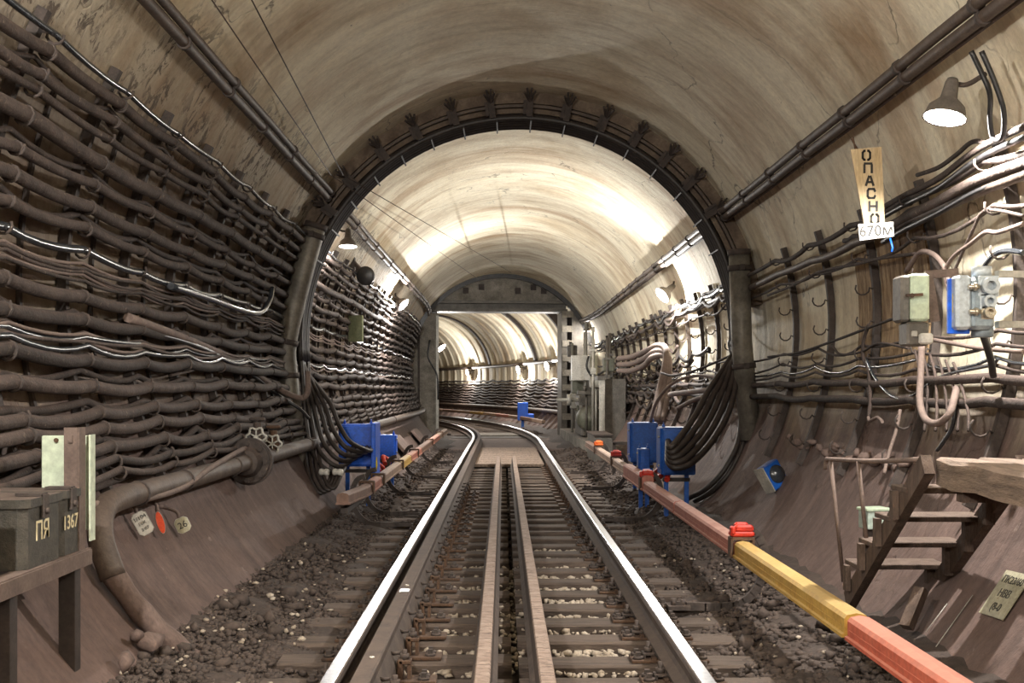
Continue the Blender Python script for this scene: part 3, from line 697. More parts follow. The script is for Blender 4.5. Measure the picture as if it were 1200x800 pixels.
# ================================================================== CEILING PIPES, WIRES
def pipe_run(name, px, py, r, rad, s0, s1, mat, label, group, clamps=()):
    d = ang(hit(px, py, r)); ss = srange(s0, s1, 1.5)
    t = thing(name, label, 'pipe', C(s0, r, d), group)
    mb = MB(); mb.tube([C(s, r, d)+Vector((0, 0, .004*math.sin(s*2.1))) for s in ss], rad, 10); part(mb, 'tube', M[mat], t)
    for s in clamps:
        p = C(s, r, d); mb = MB(); mb.cyl(p-Vector((0, .022, 0)), p+Vector((0, .022, 0)), rad+.01, 10)
        q = C(s, RL, d); mb.beam(p, q, .02, .03, (0, 1, 0)); part(mb, 'clamp', M['iron'], t)
    return t
cl = [3.6+1.15*i for i in range(25)]
pipe_run('ceiling_pipe', 170, 0, 2.60, .036, 2, 33.3, 'pipe_paint', 'painted pipe along the left of the vault, outer of the pair', 'pipes along the left of the vault', cl)
pipe_run('ceiling_pipe', 190, 0, 2.60, .030, 2, 33.3, 'pipe_paint', 'painted pipe along the left of the vault, inner of the pair', 'pipes along the left of the vault', cl[::2])
pipe_run('ceiling_pipe', 1150, 0, 2.60, .034, 2, 33.3, 'pipe_paint', 'dark pipe along the right of the vault, upper of the pair', 'pipes along the right of the vault', cl)
pipe_run('ceiling_pipe', 1178, 0, 2.60, .036, 2, 33.3, 'pipe_paint', 'lumpy pipe along the right of the vault, lower of the pair', 'pipes along the right of the vault', cl)
pipe_run('ceiling_pipe', 1195, 0, 2.63, .016, 2, 33.3, 'cable_brown', 'slim conduit below the pair of pipes on the right vault', None, ())
for (a, b, c, lab) in (((295, 0), (402, 205), (598, 335), 'thin taut wire strung along the vault, the upper of two'), ((262, 20), (388, 205), (560, 330), 'thin taut wire strung along the vault, the lower of two')):
    mb = MB(); p0, p1, p2 = hit(*a, 2.66), hit(*b, 2.38), hit(*c, 2.66); p0 = p0+(p0-p1)*.5
    mb.tube([p0, p1], .005, 5); mb.tube([p1, Vector((p2.x, 32.5, p2.z))], .005, 5); solo(mb, 'wire', M['cable_brown'], lab, 'wire', 'wires along the vault')

# ================================================================== CABLE ARCH (rib with its bundle of cables)
SA, SB = 12.95, 13.52
t = thing('cable_arch', 'dark concrete rib around the vault carrying a bundle of black cables', 'arch', C(SA, 2.5, 200))
def arc_sweep(mb, prof, d0, d1, n, closed=True):           # prof: (s, r)
    base = len(mb.v); k = len(prof)
    for i in range(n+1):
        d = d0+(d1-d0)*i/n; mb.v += [tuple(C(s, r, d)) for s, r in prof]
    for i in range(n):
        for j in range(k): mb.f.append((base+i*k+j, base+i*k+(j+1) % k, base+(i+1)*k+(j+1) % k, base+(i+1)*k+j)); mb.sm.append(False)
    mb.f += [tuple(base+j for j in range(k-1, -1, -1)), tuple(base+n*k+j for j in range(k))]; mb.sm += [False]*2
mb = MB(); arc_sweep(mb, [(SA, 2.74), (SA, 2.60), (SA+.05, 2.60), (SA+.05, 2.50), (SB, 2.50), (SB, 2.74)], 8, 172, 60); part(mb, 'rib', M['ring_concrete'], t)
mb = MB(); arc_sweep(mb, [(SA-.03, 2.575), (SA-.03, 2.55), (SA+.06, 2.55), (SA+.06, 2.575)], 20, 160, 60); part(mb, 'ledge', M['pipe_paint'], t)
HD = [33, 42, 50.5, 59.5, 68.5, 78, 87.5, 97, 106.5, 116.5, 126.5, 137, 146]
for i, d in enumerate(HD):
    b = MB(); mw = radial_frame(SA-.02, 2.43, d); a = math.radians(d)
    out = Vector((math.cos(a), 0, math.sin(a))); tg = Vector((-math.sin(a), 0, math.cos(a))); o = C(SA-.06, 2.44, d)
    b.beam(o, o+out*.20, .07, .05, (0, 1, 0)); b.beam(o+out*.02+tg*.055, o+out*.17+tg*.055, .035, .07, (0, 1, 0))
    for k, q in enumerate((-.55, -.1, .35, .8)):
        e = out*math.cos(q)+tg*math.sin(q); b.beam(o+out*.16, o+out*.16+e*(.11 if k in (1, 2) else .09)+Vector((0, -.16, 0)), .02, .03, (0, 1, 0))  # dark fingers modelled after the holders' cast shadows on the vault
    part(b, 'holder_shadow_fingers', M['iron'], t)
for k in range(10):
    s = SA+.01+k*.056; rr = 2.438+.022*(k % 2); d0, d1 = (-2, 186)
    mb = MB(); mb.tube([C(s, rr, d0+(d1-d0)*i/60) for i in range(61)], .034 if k % 3 else .038, 7)
    solo(mb, 'arch_cable', M['cable_dark'], 'black cable of the bundle around the arch, %s from the front' % ORD[k], 'cable', 'black cables around the arch')
for i, d in enumerate(range(24, 160, 9)):
    mb = MB(); arc_sweep(mb, [(SA-.02, 2.42), (SA-.02, 2.398), (SB, 2.398), (SB, 2.42)], d-.18, d+.18, 1); part(mb, 'strap', M['black_paint'], t)
# vertical duct pipes at the feet of the arch
def duct(name, pts, r, label, clamps):
    t = thing(name, label, 'pipe', pts[-1], 'steel ducts at the feet of the cable arch')
    mb = MB(); mb.tube(pts, r, 16); part(mb, 'tube', M['pipe_grey'], t)
    mb = MB(); mb.tube([pts[0]+(pts[0]-pts[1]).normalized()*.004, pts[0]+(pts[1]-pts[0]).normalized()*.06], r+.014, 16); part(mb, 'collar', M['iron'], t)
    for p, d in clamps:
        mb = MB(); d = d.normalized(); mb.cyl(p-d*.03, p+d*.03, r+.016, 16); mb.box(p+Vector((0, -r-.03, 0)), (.05, .05, .06)); part(mb, 'clamp', M['iron'], t)
lp = [at_y(371, 262, 12.75), at_y(352, 330, 12.75), at_y(336, 400, 12.75), at_y(337, 440, 12.75), at_y(348, 545, 12.75)]
duct('duct_pipe', spline(lp, 4), .115, 'bent galvanized duct pipe at the left foot of the cable arch', [(lp[0]*.8+lp[1]*.2, lp[1]-lp[0]), (lp[2], lp[2]-lp[1]), (lp[3], lp[3]-lp[2])])
rp = [at_y(866, 293, 12.75), at_y(869, 400, 12.75), at_y(880, 515, 12.75)]
duct('duct_pipe', rp, .115, 'straight galvanized duct pipe at the right foot of the cable arch', [(rp[0]*.8+rp[1]*.2, rp[1]-rp[0]), (rp[1]*.75+rp[2]*.25, rp[2]-rp[1])])
# cables leaving the feet of the arch in loops
def loop(name, px, r, mat, label, cat='cable', group=None, n=8):
    mb = MB(); mb.tube(spline([at_y(*p) for p in px], 6), r, n); return solo(mb, name, M[mat], label, cat, group)
def arch_end(k, side): 
    sk = SA+.01+k*.056; rr = 2.438+.022*(k % 2)
    return [C(sk, rr, q) for q in ((4, 0, -3) if side > 0 else (181, 185, 188))]
def foot_loop(k, side, px, r, label, group):
    pts = arch_end(k, side)+[at_y(*p) for p in px]
    mb = MB(); mb.tube(spline(pts, 6), r, 8); solo(mb, 'loop_cable', M['cable_dark'], label, 'cable', group)
for k in range(5):
    foot_loop(k, 1, [(858-k*7, 470-k*3, 12.6), (838-k*6, 512-k*6, 12.25), (812-k*4, 541-k*7, 12.0), (792-k*1.5, 548-k*6, 11.95), (783, 541-k*5, 12.05), (783, 533-k*4, 12.25)], .034, 'thick cable looping from the right arch foot into the blue box, %s of five' % ORD[k], 'cables looping into the right blue box')
for k in range(4):
    foot_loop(5+k, 1, [(868+k*5, 500, 12.85), (852+k*7, 545+k, 12.7), (828+k*8, 572+k*2, 12.75), (806+k*8, 584+k*3, 13.0)], .03, 'dark cable hanging from the right arch foot to the ground, %s of four' % ORD[k], 'cables dropping to the ground at the right arch foot')
for k in range(6):
    foot_loop(k, -1, [(358+k*5.5, 490-k*4, 12.85), (366+k*6, 530-k*7, 12.75), (382+k*5, 549-k*7, 12.65), (398+k*4, 552-k*6, 12.75), (408+k*5, 538-k*2, 13.0), (408+k*5.5, 524, 13.26)], .026, 'cable looping from the left arch foot up into the blue box, %s of six' % ORD[k], 'cables looping into the left blue box')
for k in range(4):
    foot_loop(6+k, -1, [(356+k*5, 515, 12.9), (362+k*6, 560, 12.5), (376+k*5, 578-k*2, 12.4), (386+k*5, 562-k*3, 12.6), (388+k*6, 545, 12.9)], .022, 'cable drooping to the ground at the left arch foot, %s of four' % ORD[k], 'cables drooping at the left arch foot')
loop('conduit_loop', [(150, 372, 7.4), (220, 398, 8.8), (280, 425, 10.6), (320, 452, 12.0), (350, 466, 12.4), (360, 460, 12.42), (360.5, 435, 12.45)], .032, 'cable_pale', 'pinkish hose bending up in front of the left duct pipe', 'hose')
loop('conduit_loop', [(150, 383, 7.5), (230, 405, 9.0), (285, 432, 10.8), (325, 462, 12.2), (350, 478, 12.4), (362, 490, 12.5)], .018, 'cable_black', 'black cable drooping beside the pinkish hose at the left duct pipe')
loop('conduit_loop', [(200, 335, 8.2), (240, 348, 9.2), (285, 364, 10.4), (305, 366, 11.0), (316, 352, 11.4), (319, 338, 11.6)], .026, 'cable_shiny', 'smooth cable curling upward just left of the duct pipe', 'cable')

# ================================================================== LEFT SIDE EQUIPMENT
pd = ang(hit(200, 567, 2.54))
def PL(s, dr=0): return C(s, 2.54+dr, pd)
t = thing('water_pipe', 'thick brown water pipe with a big bolted flange along the lower left wall', 'pipe', PL(6.2))
sf = hit(292, 543, 2.54).y
mb = MB(); mb.tube(spline([C(5.93, 2.64, pd+8), C(5.97, 2.60, pd+3.5), C(6.1, 2.56, pd+.6), PL(6.35), PL(6.8)], 5)[:-1]+[PL(s) for s in srange(6.8, 33, 2)], .066, 14); part(mb, 'tube', M['pipe_paint'], t)
for s in (6.65, 7.6, 9.0, 12.4, 16, 19, 22):
    mb = MB(); mb.cyl(PL(s-.012), PL(s+.012), .074, 14); part(mb, 'weld_band', M['iron'], t)
fl = MB(); fl.lathe([(.066, -.14), (.10, -.12), (.125, -.03), (.175, -.03), (.175, .005), (.066, .005)], 24, PL(sf), (0, 1, 0), False); fl.lathe([(.066, .02), (.195, .02), (.195, .065), (.066, .065)], 24, PL(sf), (0, 1, 0), False)
fo = part(fl, 'flange', M['iron'], t)
for k in range(8):
    q = 2*pi*k/8; c = PL(sf)+Vector((.15*math.cos(q), 0, .15*math.sin(q))); b = MB(); b.cyl(c-Vector((0, .06, 0)), c+Vector((0, .08, 0)), .02, 6); part(b, 'bolt', M['iron'], fo)
def valve(px, py, s, label, rusty):
    c = at_y(px, py, s); t = thing('valve', label, 'valve', c-Vector((0, 0, .3)), 'valves on the water pipe')
    b = MB(); b.cyl(Vector((c.x, s+.06, c.z+.12)), Vector((c.x, s+.06, PL(s).z)), .036, 10); b.box((c.x, s+.06, c.z), (.11, .09, .12), bev=.02); b.box((c.x, s+.06, c.z+.15), (.13, .07, .03), bev=.01); part(b, 'body', M['rust' if rusty else 'iron'], t)
    b = MB(); n = 36; R0 = .075
    pts = [c+Vector(((R0+.013*math.cos(6*2*pi*k/n))*math.cos(2*pi*k/n), 0, (R0+.013*math.cos(6*2*pi*k/n))*math.sin(2*pi*k/n))) for k in range(n+1)]
    b.tube(pts, .011, 6, cap=False)
    for k in range(6): q = 2*pi*(k+.5)/6; b.tube([c, c+Vector((R0*math.cos(q), 0, R0*math.sin(q)))], .008, 5)
    b.cyl(c-Vector((0, .012, 0)), c+Vector((0, .05, 0)), .018, 8); part(b, 'handwheel', M['steel_light'], t, 'pale scalloped handwheel')
valve(300, 512, sf+.35, 'valve with pale scalloped handwheel above the bolted flange', False)
valve(319, 520, sf+.9, 'rusty valve with pale handwheel beside the left duct pipe', True)
loop('air_hose', [(95, 592, 5.9), (130, 589, 6.2), (180, 582, 6.8), (215, 570, 7.4), (250, 546, 8.2), (285, 526, 9.4), (300, 522, 10.0)], .02, 'cable_pale', 'grey hose draped over the water pipe', 'hose')
for i, px in enumerate(([(100, 575, 6.2), (150, 556, 7.1), (190, 540, 8.0), (215, 515, 8.6), (260, 508, 9.6), (300, 505, 11)], [(95, 560, 6.3), (140, 548, 7.2), (185, 535, 8.2), (230, 526, 9.1), (290, 522, 11)], [(98, 568, 6.2), (160, 548, 7.6), (200, 546, 8.3), (240, 537, 9.2), (300, 524, 11)], [(200, 440, 8.3), (225, 434, 8.9), (245, 425, 9.5)], [(160, 520, 7.6), (200, 512, 8.5), (250, 508, 9.6), (310, 500, 11.4)])):
    loop('slack_cable', px, (.026, .02, .016, .01, .02)[i], 'cable_brown', 'slack dusty cable snaking over the lowest cables near the flange, %s of five' % ORD[i], 'cable', 'slack cables near the flange')
# plates and reflector hung low on the wall
def hang_plate(px, py, w_, h_, mat, name, label, cat, kind='plate', tilt=-.5):
    c = hit(px, py, 2.64); d = radial_frame(c.y, 2.64, ang(c)); 
    look = Vector((CAM.x-c.x, CAM.y-c.y, .3)).normalized(); up = (Vector((0, 0, 1))+Vector((tilt, 0, 0))).normalized(); x = up.cross(look).normalized(); up = look.cross(x).normalized()
    mw = frame(c, x, up, look); t = thing(name, label, cat, c)
    if kind == 'oval': poly = [(w_/2*math.cos(2*pi*k/20), h_/2*math.sin(2*pi*k/20)) for k in range(20)]
    else:
        b_ = min(w_, h_)*.22; x_, y_ = w_/2, h_/2; poly = [(-x_+b_, -y_), (x_-b_, -y_), (x_, -y_+b_), (x_, y_-b_), (x_-b_, y_), (-x_+b_, y_), (-x_, y_-b_), (-x_, -y_+b_)]
    b = MB(); b.prism([(a*1.08, q*1.05) for a, q in poly], mw @ Matrix.Translation((0, 0, -.02)), .018); part(b, 'back_plate', M['steel_light'], t)
    b = MB(); b.prism(poly, mw, .004); f = part(b, 'face', M[mat], t)
    p = mw @ Vector((0, h_*.5, -.01)); b = MB(); b.tube(spline([p, p+up*.05-look*.02, C(c.y+.03, 2.72, ang(c)-4)], 4), .012, 6); part(b, 'stalk', M['cable_pale'], t)
    return t, mw
t, mw = hang_plate(167, 613, .085, .135, 'paint_white', 'number_plate', 'small white number plate on a stalk left of the red reflector', 'plate', tilt=-.55)
for k, tx in enumerate(('1/104', 'ПЖ', '2 07')):
    b = MB(); text(b, tx, .034 if k == 0 else .026, mw @ Matrix.Translation((0, .035-.035*k, .005))); part(b, 'lettering', M['black_paint'], t)
hang_plate(188, 612, .042, .135, 'reflector_red', 'reflector', 'oval red-orange reflector hung on the lower left wall', 'reflector', 'oval', -.3)
t, mw = hang_plate(214, 615, .085, .095, 'plate_aged', 'number_plate', 'small worn number plate right of the red reflector', 'plate', tilt=-.5)
b = MB(); text(b, '26', .06, mw @ Matrix.Translation((0, 0, .005))); part(b, 'lettering', M['black_paint'], t)
# cast drain pipe running down the apron
s_ = 5.95
pts = [C(s_-.01, 2.635, pd+7), C(s_+.02, 2.65, pd+12), C(s_+.08, 2.66, pd+17), C(s_+.15, 2.67, pd+22), C(s_+.24, 2.68, pd+27), C(s_+.34, 2.70, pd+32)]
t = thing('drain_pipe', 'pale cement-coated drain pipe running down the lower left wall', 'pipe', pts[-1])
b = MB(); b.tube(spline(pts, 5), [.058+.004*math.sin(k*1.3)+(.01 if 13 < k < 17 else 0) for k in range(26)], 10); part(b, 'tube', M['apron'], t)
b = MB(); q = spline(pts, 5); b.tube(q[14:18], .072, 10); part(b, 'joint', M['concrete_grey'], t)
for i, (px, py, r) in enumerate(((172, 752, .10), (147, 775, .08), (160, 745, .06), (330, 690, .05))):
    c = hit(px, py, 2.66); pts_ = np.array([[c.x, c.y, c.z]]); o = stones('broken_rock', pts_, np.array([r]), M['apron'], None, None); del o['kind']
    me = o.data; o.location = c; me.transform(Matrix.Translation(-c)); tag(o, 'broken lump of brown concrete at the foot of the left wall, %s largest' % ORD[i], 'rock', 'lumps of concrete')
# steel stand with boxes at the bottom left
UX = -1.93
t = thing('steel_stand', 'brown steel angle stand at the bottom left carrying two black boxes', 'stand', (UX, 5.1, -.05))
def bar(mb, p0, p1, w_=.06, h_=.06): return mb.beam(p0, p1, w_, h_)
def angle_bar(p0, p1, w_, h_, th=.012):
    b = MB(); p0, p1 = Vector(p0), Vector(p1); b.beam(p0+Vector((0, 0, h_/2)), p1+Vector((0, 0, h_/2)), w_, th); b.beam(p0+Vector((w_/2, 0, 0)), p1+Vector((w_/2, 0, 0)), th, h_); return b
part(angle_bar((UX, 3.6, .475), (UX, 5.2, .475), .07, .065), 'front_rail', M['frame_brown'], t)
part(angle_bar((-2.45, 3.6, .475), (-2.45, 5.2, .475), .07, .065), 'back_rail', M['frame_brown'], t)
for y in (4.05, 5.16): b = MB(); b.beam((UX, y, .48), (-2.48, y, .48), .06, .05); part(b, 'cross_rail', M['frame_brown'], t)
for (x, y, z0) in ((UX, 5.12, -.10), (UX, 4.45, -.12), (-2.4, 5.12, .3), (-2.4, 3.8, .3)):
    b = MB(); b.box((x, y, (z0+.46)/2), (.012, .065, .46-z0)); b.box((x-.03, y-.03, (z0+.46)/2), (.07, .012, .46-z0)); part(b, 'leg', M['frame_dark'], t)
b = MB(); b.beam((UX-.05, 4.5, -.02), (UX-.35, 4.95, .35), .05, .05); part(b, 'brace', M['frame_dark'], t)
b = MB(); b.box((UX+.02, 5.12, .77), (.012, .075, .56)); b.box((UX-.01, 5.085, .77), (.06, .012, .56)); b.box((UX-.01, 5.08, 1.0), (.02, .02, .03)); part(b, 'upright', M['frame_brown'], t)
def metal_box(x0, x1, y0, y1, z0, z1, label, letters, size, latch=True):
    t = thing('relay_box', label, 'box', ((x0+x1)/2, (y0+y1)/2, z0), 'black boxes on the steel stand'); c_ = .03
    poly = [(x0, y0), (x1-c_, y0), (x1, y0+c_), (x1, y1), (x0, y1)]
    b = MB(); b.prism(poly, Matrix.Translation((0, 0, z0)), (z1-z0)*.84); part(b, 'body', M['box_black'], t)
    cx_, cy_ = (x0+x1)/2, (y0+y1)/2; b = MB(); b.prism([(cx_+(a-cx_)*1.05, cy_+(q-cy_)*1.04) for a, q in poly], Matrix.Translation((0, 0, z0+(z1-z0)*.84)), (z1-z0)*.12); l = part(b, 'lid', M['box_black'], t)
    b = MB(); b.beam((x1-.10, cy_, z1-.004), (x1+.012, cy_, z1-.004), .05, .012); b.box((x1+.012, cy_, z1-.05), (.012, .05, .09)); b.cyl((x1+.012, cy_, z1-.07), (x1+.03, cy_, z1-.07), .012, 8); part(b, 'latch', M['iron'], l)
    b = MB(); m_ = frame(Vector((x1+.0015, cy_, z0+(z1-z0)*.47)), Vector((0, 1, 0)), Vector((0, 0, 1)), Vector((1, 0, 0))); text(b, letters, size, m_); part(b, 'lettering', M['cream_paint'], t, 'cream stencilled lettering')
    return t
metal_box(-2.42, UX+.02, 4.52, 4.86, .515, .80, 'black metal box lettered ПЯ on the steel stand', 'ПЯ', .105)
metal_box(-2.36, UX+.02, 4.90, 5.085, .515, .80, 'narrow black metal box numbered 1367 beside the upright', '1367', .085)
t = thing('grey_cabinet', 'edge of a grey steel cabinet cut off by the left border', 'cabinet', (-2.1, 4.2, .50))
b = MB(); b.box((-2.06, 4.18, .72), (.24, .22, .44), bev=.01); part(b, 'body', M['steel_grey'], t); b = MB(); b.box((-2.06, 4.18, .505), (.26, .24, .03)); part(b, 'base', M['frame_dark'], t); b = MB(); b.cyl((-1.97, 4.15, .94), (-1.97, 4.15, .975), .018, 8); part(b, 'knob', M['brass'], t)
t = thing('notice_board', 'tall pale greenish-white panel fixed behind the upright of the stand', 'panel', (UX-.1, 5.2, .58))
b = MB(); b.box((UX-.075, 5.22, .80), (.225, .03, .42), bev=.004); part(b, 'sheet', M['panel_green'], t); b = MB(); b.box((UX+.040, 5.2, .78), (.008, .06, .47)); part(b, 'folded_edge', M['panel_green'], t)
b = MB(); b.cyl((UX-.12, 5.195, .99), (UX-.12, 5.21, .99), .01, 8); part(b, 'bolt', M['rust'], t)
# blue switch boxes
def blue_box(cx, cy, z0, w_, d_, h_, label, mat, legs=True, vents=False):
    t = thing('switch_box', label, 'box', (cx, cy, -.2), 'blue switch boxes beside the contact rails')
    b = MB(); b.box((cx, cy, z0+h_/2), (w_, d_, h_), bev=.012); bd = part(b, 'body', M[mat], t)
    b = MB(); b.box((cx, cy-d_/2-.012, z0+h_/2), (w_*.9, .02, h_*.92), bev=.006); part(b, 'door', M[mat], t)
    for sx in (-1, 1): b = MB(); b.box((cx+sx*w_*.38, cy, z0+h_+.012), (.03, .05, .03), bev=.005); b.tube([(cx+sx*w_*.38, cy-.02, z0+h_+.02), (cx+sx*w_*.38, cy, z0+h_+.05), (cx+sx*w_*.38, cy+.02, z0+h_+.02)], .007, 5); part(b, 'lifting_lug', M[mat], t)
    sdx = -1 if cx > 0 else 1
    b = MB(); b.box((cx+sdx*(w_/2+.006), cy, z0+h_*.55), (.012, d_*.85, h_*.86), bev=.004); part(b, 'side_cover', M[mat], t)
    for z in (.2, .8): b = MB(); b.cyl((cx+sdx*(w_/2+.01), cy-d_*.3, z0+h_*z), (cx+sdx*(w_/2+.03), cy-d_*.3, z0+h_*z), .012, 8); part(b, 'hinge', M['steel_light'], t)
    if legs:
        for sx in (-1, 1): b = MB(); b.box((cx+sx*w_*.3, cy, (z0-.2)/2), (.045, .045, z0+.2)); part(b, 'leg', M['paint_blue'], t)
        b = MB(); b.box((cx, cy, z0-.06), (w_*.8, .05, .04)); part(b, 'cross_bar', M['frame_dark'], t)
    return t
blue_box(1.78, 12.45, .31, .36, .34, .50, 'blue switch box on legs at the right, the nearer one with cables looping into it', 'paint_blue')
blue_box(1.80, 15.6, .24, .36, .34, .53, 'blue switch box at the right, the farther one with a pale scuff', 'paint_blue')
blue_box(1.56, 13.5, .27, .12, .2, .26, 'small blue terminal box between the two right switch boxes', 'paint_blue')
t = blue_box(-1.74, 13.5, .33, .40, .36, .48, 'bright blue switch box at the left with cables entering below', 'paint_blue_bright')
b = MB(); b.box((-1.52, 13.35, .52), (.05, .50, .62), bev=.008); part(b, 'side_shield', M['paint_blue_bright'], t)
b = MB(); b.tube([(-1.50, 13.2, .44), (-1.49, 13.16, .36), (-1.50, 13.2, .30)], .02, 3); part(b, 'warning_mark', M['yellow_tape'], t)
blue_box(-1.68, 16.2, .28, .26, .24, .30, 'small blue box on a post behind the left switch box', 'paint_blue_bright')
p = P(40.5, 1.62, 0)
t = thing('switch_box', 'tiny bright blue box beside the curve beyond the gate', 'box', p, 'blue switch boxes beside the contact rails')
b = MB(); b.box(p+Vector((0, 0, .42)), (.36, .3, .62), bev=.02); part(b, 'body', M['paint_blue_bright'], t); b = MB(); b.box(p+Vector((.22, 0, .24)), (.34, .28, .2), bev=.02); part(b, 'side_box', M['paint_blue_bright'], t); b = MB(); b.box(p+Vector((0, 0, .0)), (.1, .1, .4)); part(b, 'leg', M['paint_blue'], t)
for i, (x, y, z) in enumerate(((1.66, 12.3, .26), (1.70, 13.2, .22), (-1.58, 14.3, .2), (-1.60, 15.2, .24))):
    mb = MB(); pts = spline([(x, y, z), (x+.05*(1 if x > 0 else -1), y+.25, z+.08), (x, y+.5, z), (x-.05, y+.7, z-.05)], 4); mb.tube(pts, .03, 8); solo(mb, 'insulated_lead', M['paint_red'], 'short red insulated lead beside the %s' % ('right blue boxes, nearer', 'right blue boxes, farther', 'left blue box, nearer', 'left blue box, farther')[0:4][i], 'cable', 'red leads')
for i, (x, y) in enumerate(((382, 553), (390, 553))):
    c = at_y(x-2+8*i, y, 12.5); mb = MB(); mb.lathe([(0, -.05), (.035, -.05), (.038, -.03), (.03, 0), (.038, .02), (.034, .05), (0, .05)], 12, c, (1, -.4, 0)); solo(mb, 'cable_gland', M['paint_white'], 'white cable end fitting under the left blue box, %s' % ('left one', 'right one')[i], 'fitting', 'white cable fittings')
# round speaker and olive plate in the left middle stretch
c = hit(429, 323, 2.42); t = thing('speaker_horn', 'round black loudspeaker seen from behind on an arm, upper left beyond the arch', 'loudspeaker', c)
b = MB(); b.lathe([(.0, .10), (.05, .10), (.07, .06), (.13, .02), (.14, -.03), (.11, -.05), (0, -.06)], 20, c, (.25, 1, .1)); part(b, 'horn', M['enamel_dark'], t)
b = MB(); q = C(c.y+.2, 2.66, ang(c)); b.beam(c, q+Vector((0, 0, .12)), .04, .05); b.box(q+Vector((0, 0, .1)), (.06, .14, .2)); part(b, 'arm', M['iron'], t)
c = hit(417, 385, 2.45); t = thing('olive_plate', 'olive green flat plate standing out from the left wall cables', 'plate', c)
b = MB(); q = Matrix.Rotation(-.35, 3, 'Z'); b.box(c, (.24, .04, .40), q, bev=.006); part(b, 'sheet', M['olive_plate'], t); b = MB(); b.beam(c+Vector((-.03, .03, 0)), C(c.y+.1, 2.66, ang(c)), .03, .03); part(b, 'arm', M['iron'], t)

# ================================================================== RIGHT SIDE EQUIPMENT
# danger sign hung from the pipes
sc_ = at_y(1021, 222, 7.3); t = thing('danger_sign', 'wedge-shaped cream wooden sign with black stencilled ОПАСНО hanging from the pipes', 'sign', sc_)
def sg(px, py, dy=0): return at_y(px, py, 7.3)+Vector((0, dy, 0))
poly = [sg(997, 175), sg(1033, 172), sg(1037, 261), sg(1013, 263)]
def slab(mb, pts, th):
    n = len(pts); back = [Vector(p)+Vector((0, th, 0)) for p in pts]
    mb.add(list(pts)+back, [tuple(range(n)), tuple(range(2*n-1, n-1, -1))]+[(i, n+i, n+(i+1) % n, (i+1) % n) for i in range(n)])
b = MB(); slab(b, poly, .018); part(b, 'board', M['sign_wood'], t)
G = {'О': [((.3,0),(.2,0),(0,.2),(0,.8),(.2,1),(.3,1)), ((.7,0),(.8,0),(1,.2),(1,.8),(.8,1),(.7,1))], 'П': [((0,0),(0,.85)), ((0,1),(1,1)), ((1,0),(1,.85))],
     'А': [((0,0),(.4,1)), ((.6,1),(1,0)), ((.28,.35),(.72,.35))], 'С': [((1,.75),(.85,1),(.6,1)), ((.4,1),(.15,1),(0,.8),(0,.2),(.15,0),(.4,0)), ((.6,0),(.85,0),(1,.25))], 'Н': [((0,0),(0,1)), ((1,0),(1,1)), ((.14,.5),(.86,.5))]}
b = MB()
for k, ch in enumerate('ОПАСНО'):
    y0 = 182.0+k*14.9; cx_ = 1015.2+k*1.95; w_, h_ = 8.6, 10.6
    for st in G[ch]:
        q = [at_y(cx_+(x-.5)*w_, y0+(1-y)*h_-5.3, 7.3)-Vector((0, .002, 0)) for x, y in st]
        for i in range(len(q)-1): e = (q[i+1]-q[i]).normalized()*.004; b.beam(q[i]-e, q[i+1]+e, .0135, .004, (0, 1, 0))
part(b, 'lettering', M['black_paint'], t, 'black stencilled letters')
b = MB(); b.tube([sg(1000, 160, .01), sg(1003, 176, .01)], .006, 5); b.tube([sg(998, 162, .01), sg(1006, 176, .01)], .006, 5); part(b, 'hanging_wire', M['rust'], t)
t = thing('distance_plate', 'small white plate reading 670м below the danger sign', 'sign', sg(1026, 281))
b = MB(); slab(b, [sg(1005, 263, -.012), sg(1046, 260, -.012), sg(1047, 277, -.012), sg(1007, 282, -.012)], .008); part(b, 'plate', M['sign_white'], t)
b = MB(); m_ = frame(sg(1026, 271, -.0145), Vector((.998, 0, .05)), Vector((-.05, 0, .998)), Vector((0, -1, 0))); text(b, '670м', .095, m_); part(b, 'lettering', M['black_paint'], t)
mb = MB(); mb.tube([sg(1043, 279), sg(1046, 290), sg(1045, 295)], .006, 5); solo(mb, 'blue_string', M['paint_blue_bright'], 'short pale blue string hanging under the white distance plate', 'string')
# two-tone fuse box with a lower box and bracket
YB = 5.9
def bx(px0, py0, px1, py1, y, d): 
    a, c = at_y(px0, py0, y), at_y(px1, py1, y); return ((a.x+c.x)/2, y+d/2, (a.z+c.z)/2), (abs(c.x-a.x), d, abs(a.z-c.z))
t = thing('fuse_box', 'mint green fuse box with a dark grey side beside the blue-backed device', 'box', at_y(1075, 382, YB))
cc, ss_ = bx(1068, 320, 1090, 376, YB, .12); b = MB(); b.box(cc, ss_, bev=.012); fd = part(b, 'door', M['mint'], t, 'mint green door')
cc, ss_ = bx(1056, 322, 1068, 377, YB+.02, .14); b = MB(); b.box(cc, ss_, bev=.012); part(b, 'side_housing', M['steel_grey'], t, 'dark grey side')
b = MB(); b.beam(at_y(1062, 346, YB-.02), at_y(1081, 345, YB-.02), .02, .014); b.cyl(at_y(1069, 346, YB-.03), at_y(1069, 346, YB), .012, 8); part(b, 'latch', M['rust'], fd)
t = thing('lower_box', 'small dark grey box under the mint fuse box', 'box', at_y(1075, 405, YB))
cc, ss_ = bx(1063, 377, 1089, 405, YB+.01, .13); b = MB(); b.box(cc, ss_, bev=.01); part(b, 'body', M['steel_grey'], t); b = MB(); b.box(Vector(cc)+Vector((-.02, -ss_[1]/2-.004, 0)), (.03, .01, .03), bev=.003); part(b, 'latch', M['steel_light'], t)
cc, ss_ = bx(1080, 390, 1094, 403, YB-.06, .05); mb = MB(); mb.box(cc, ss_, bev=.008); solo(mb, 'white_tag', M['sign_white'], 'small bright white tag box in front of the dark grey box', 'tag')
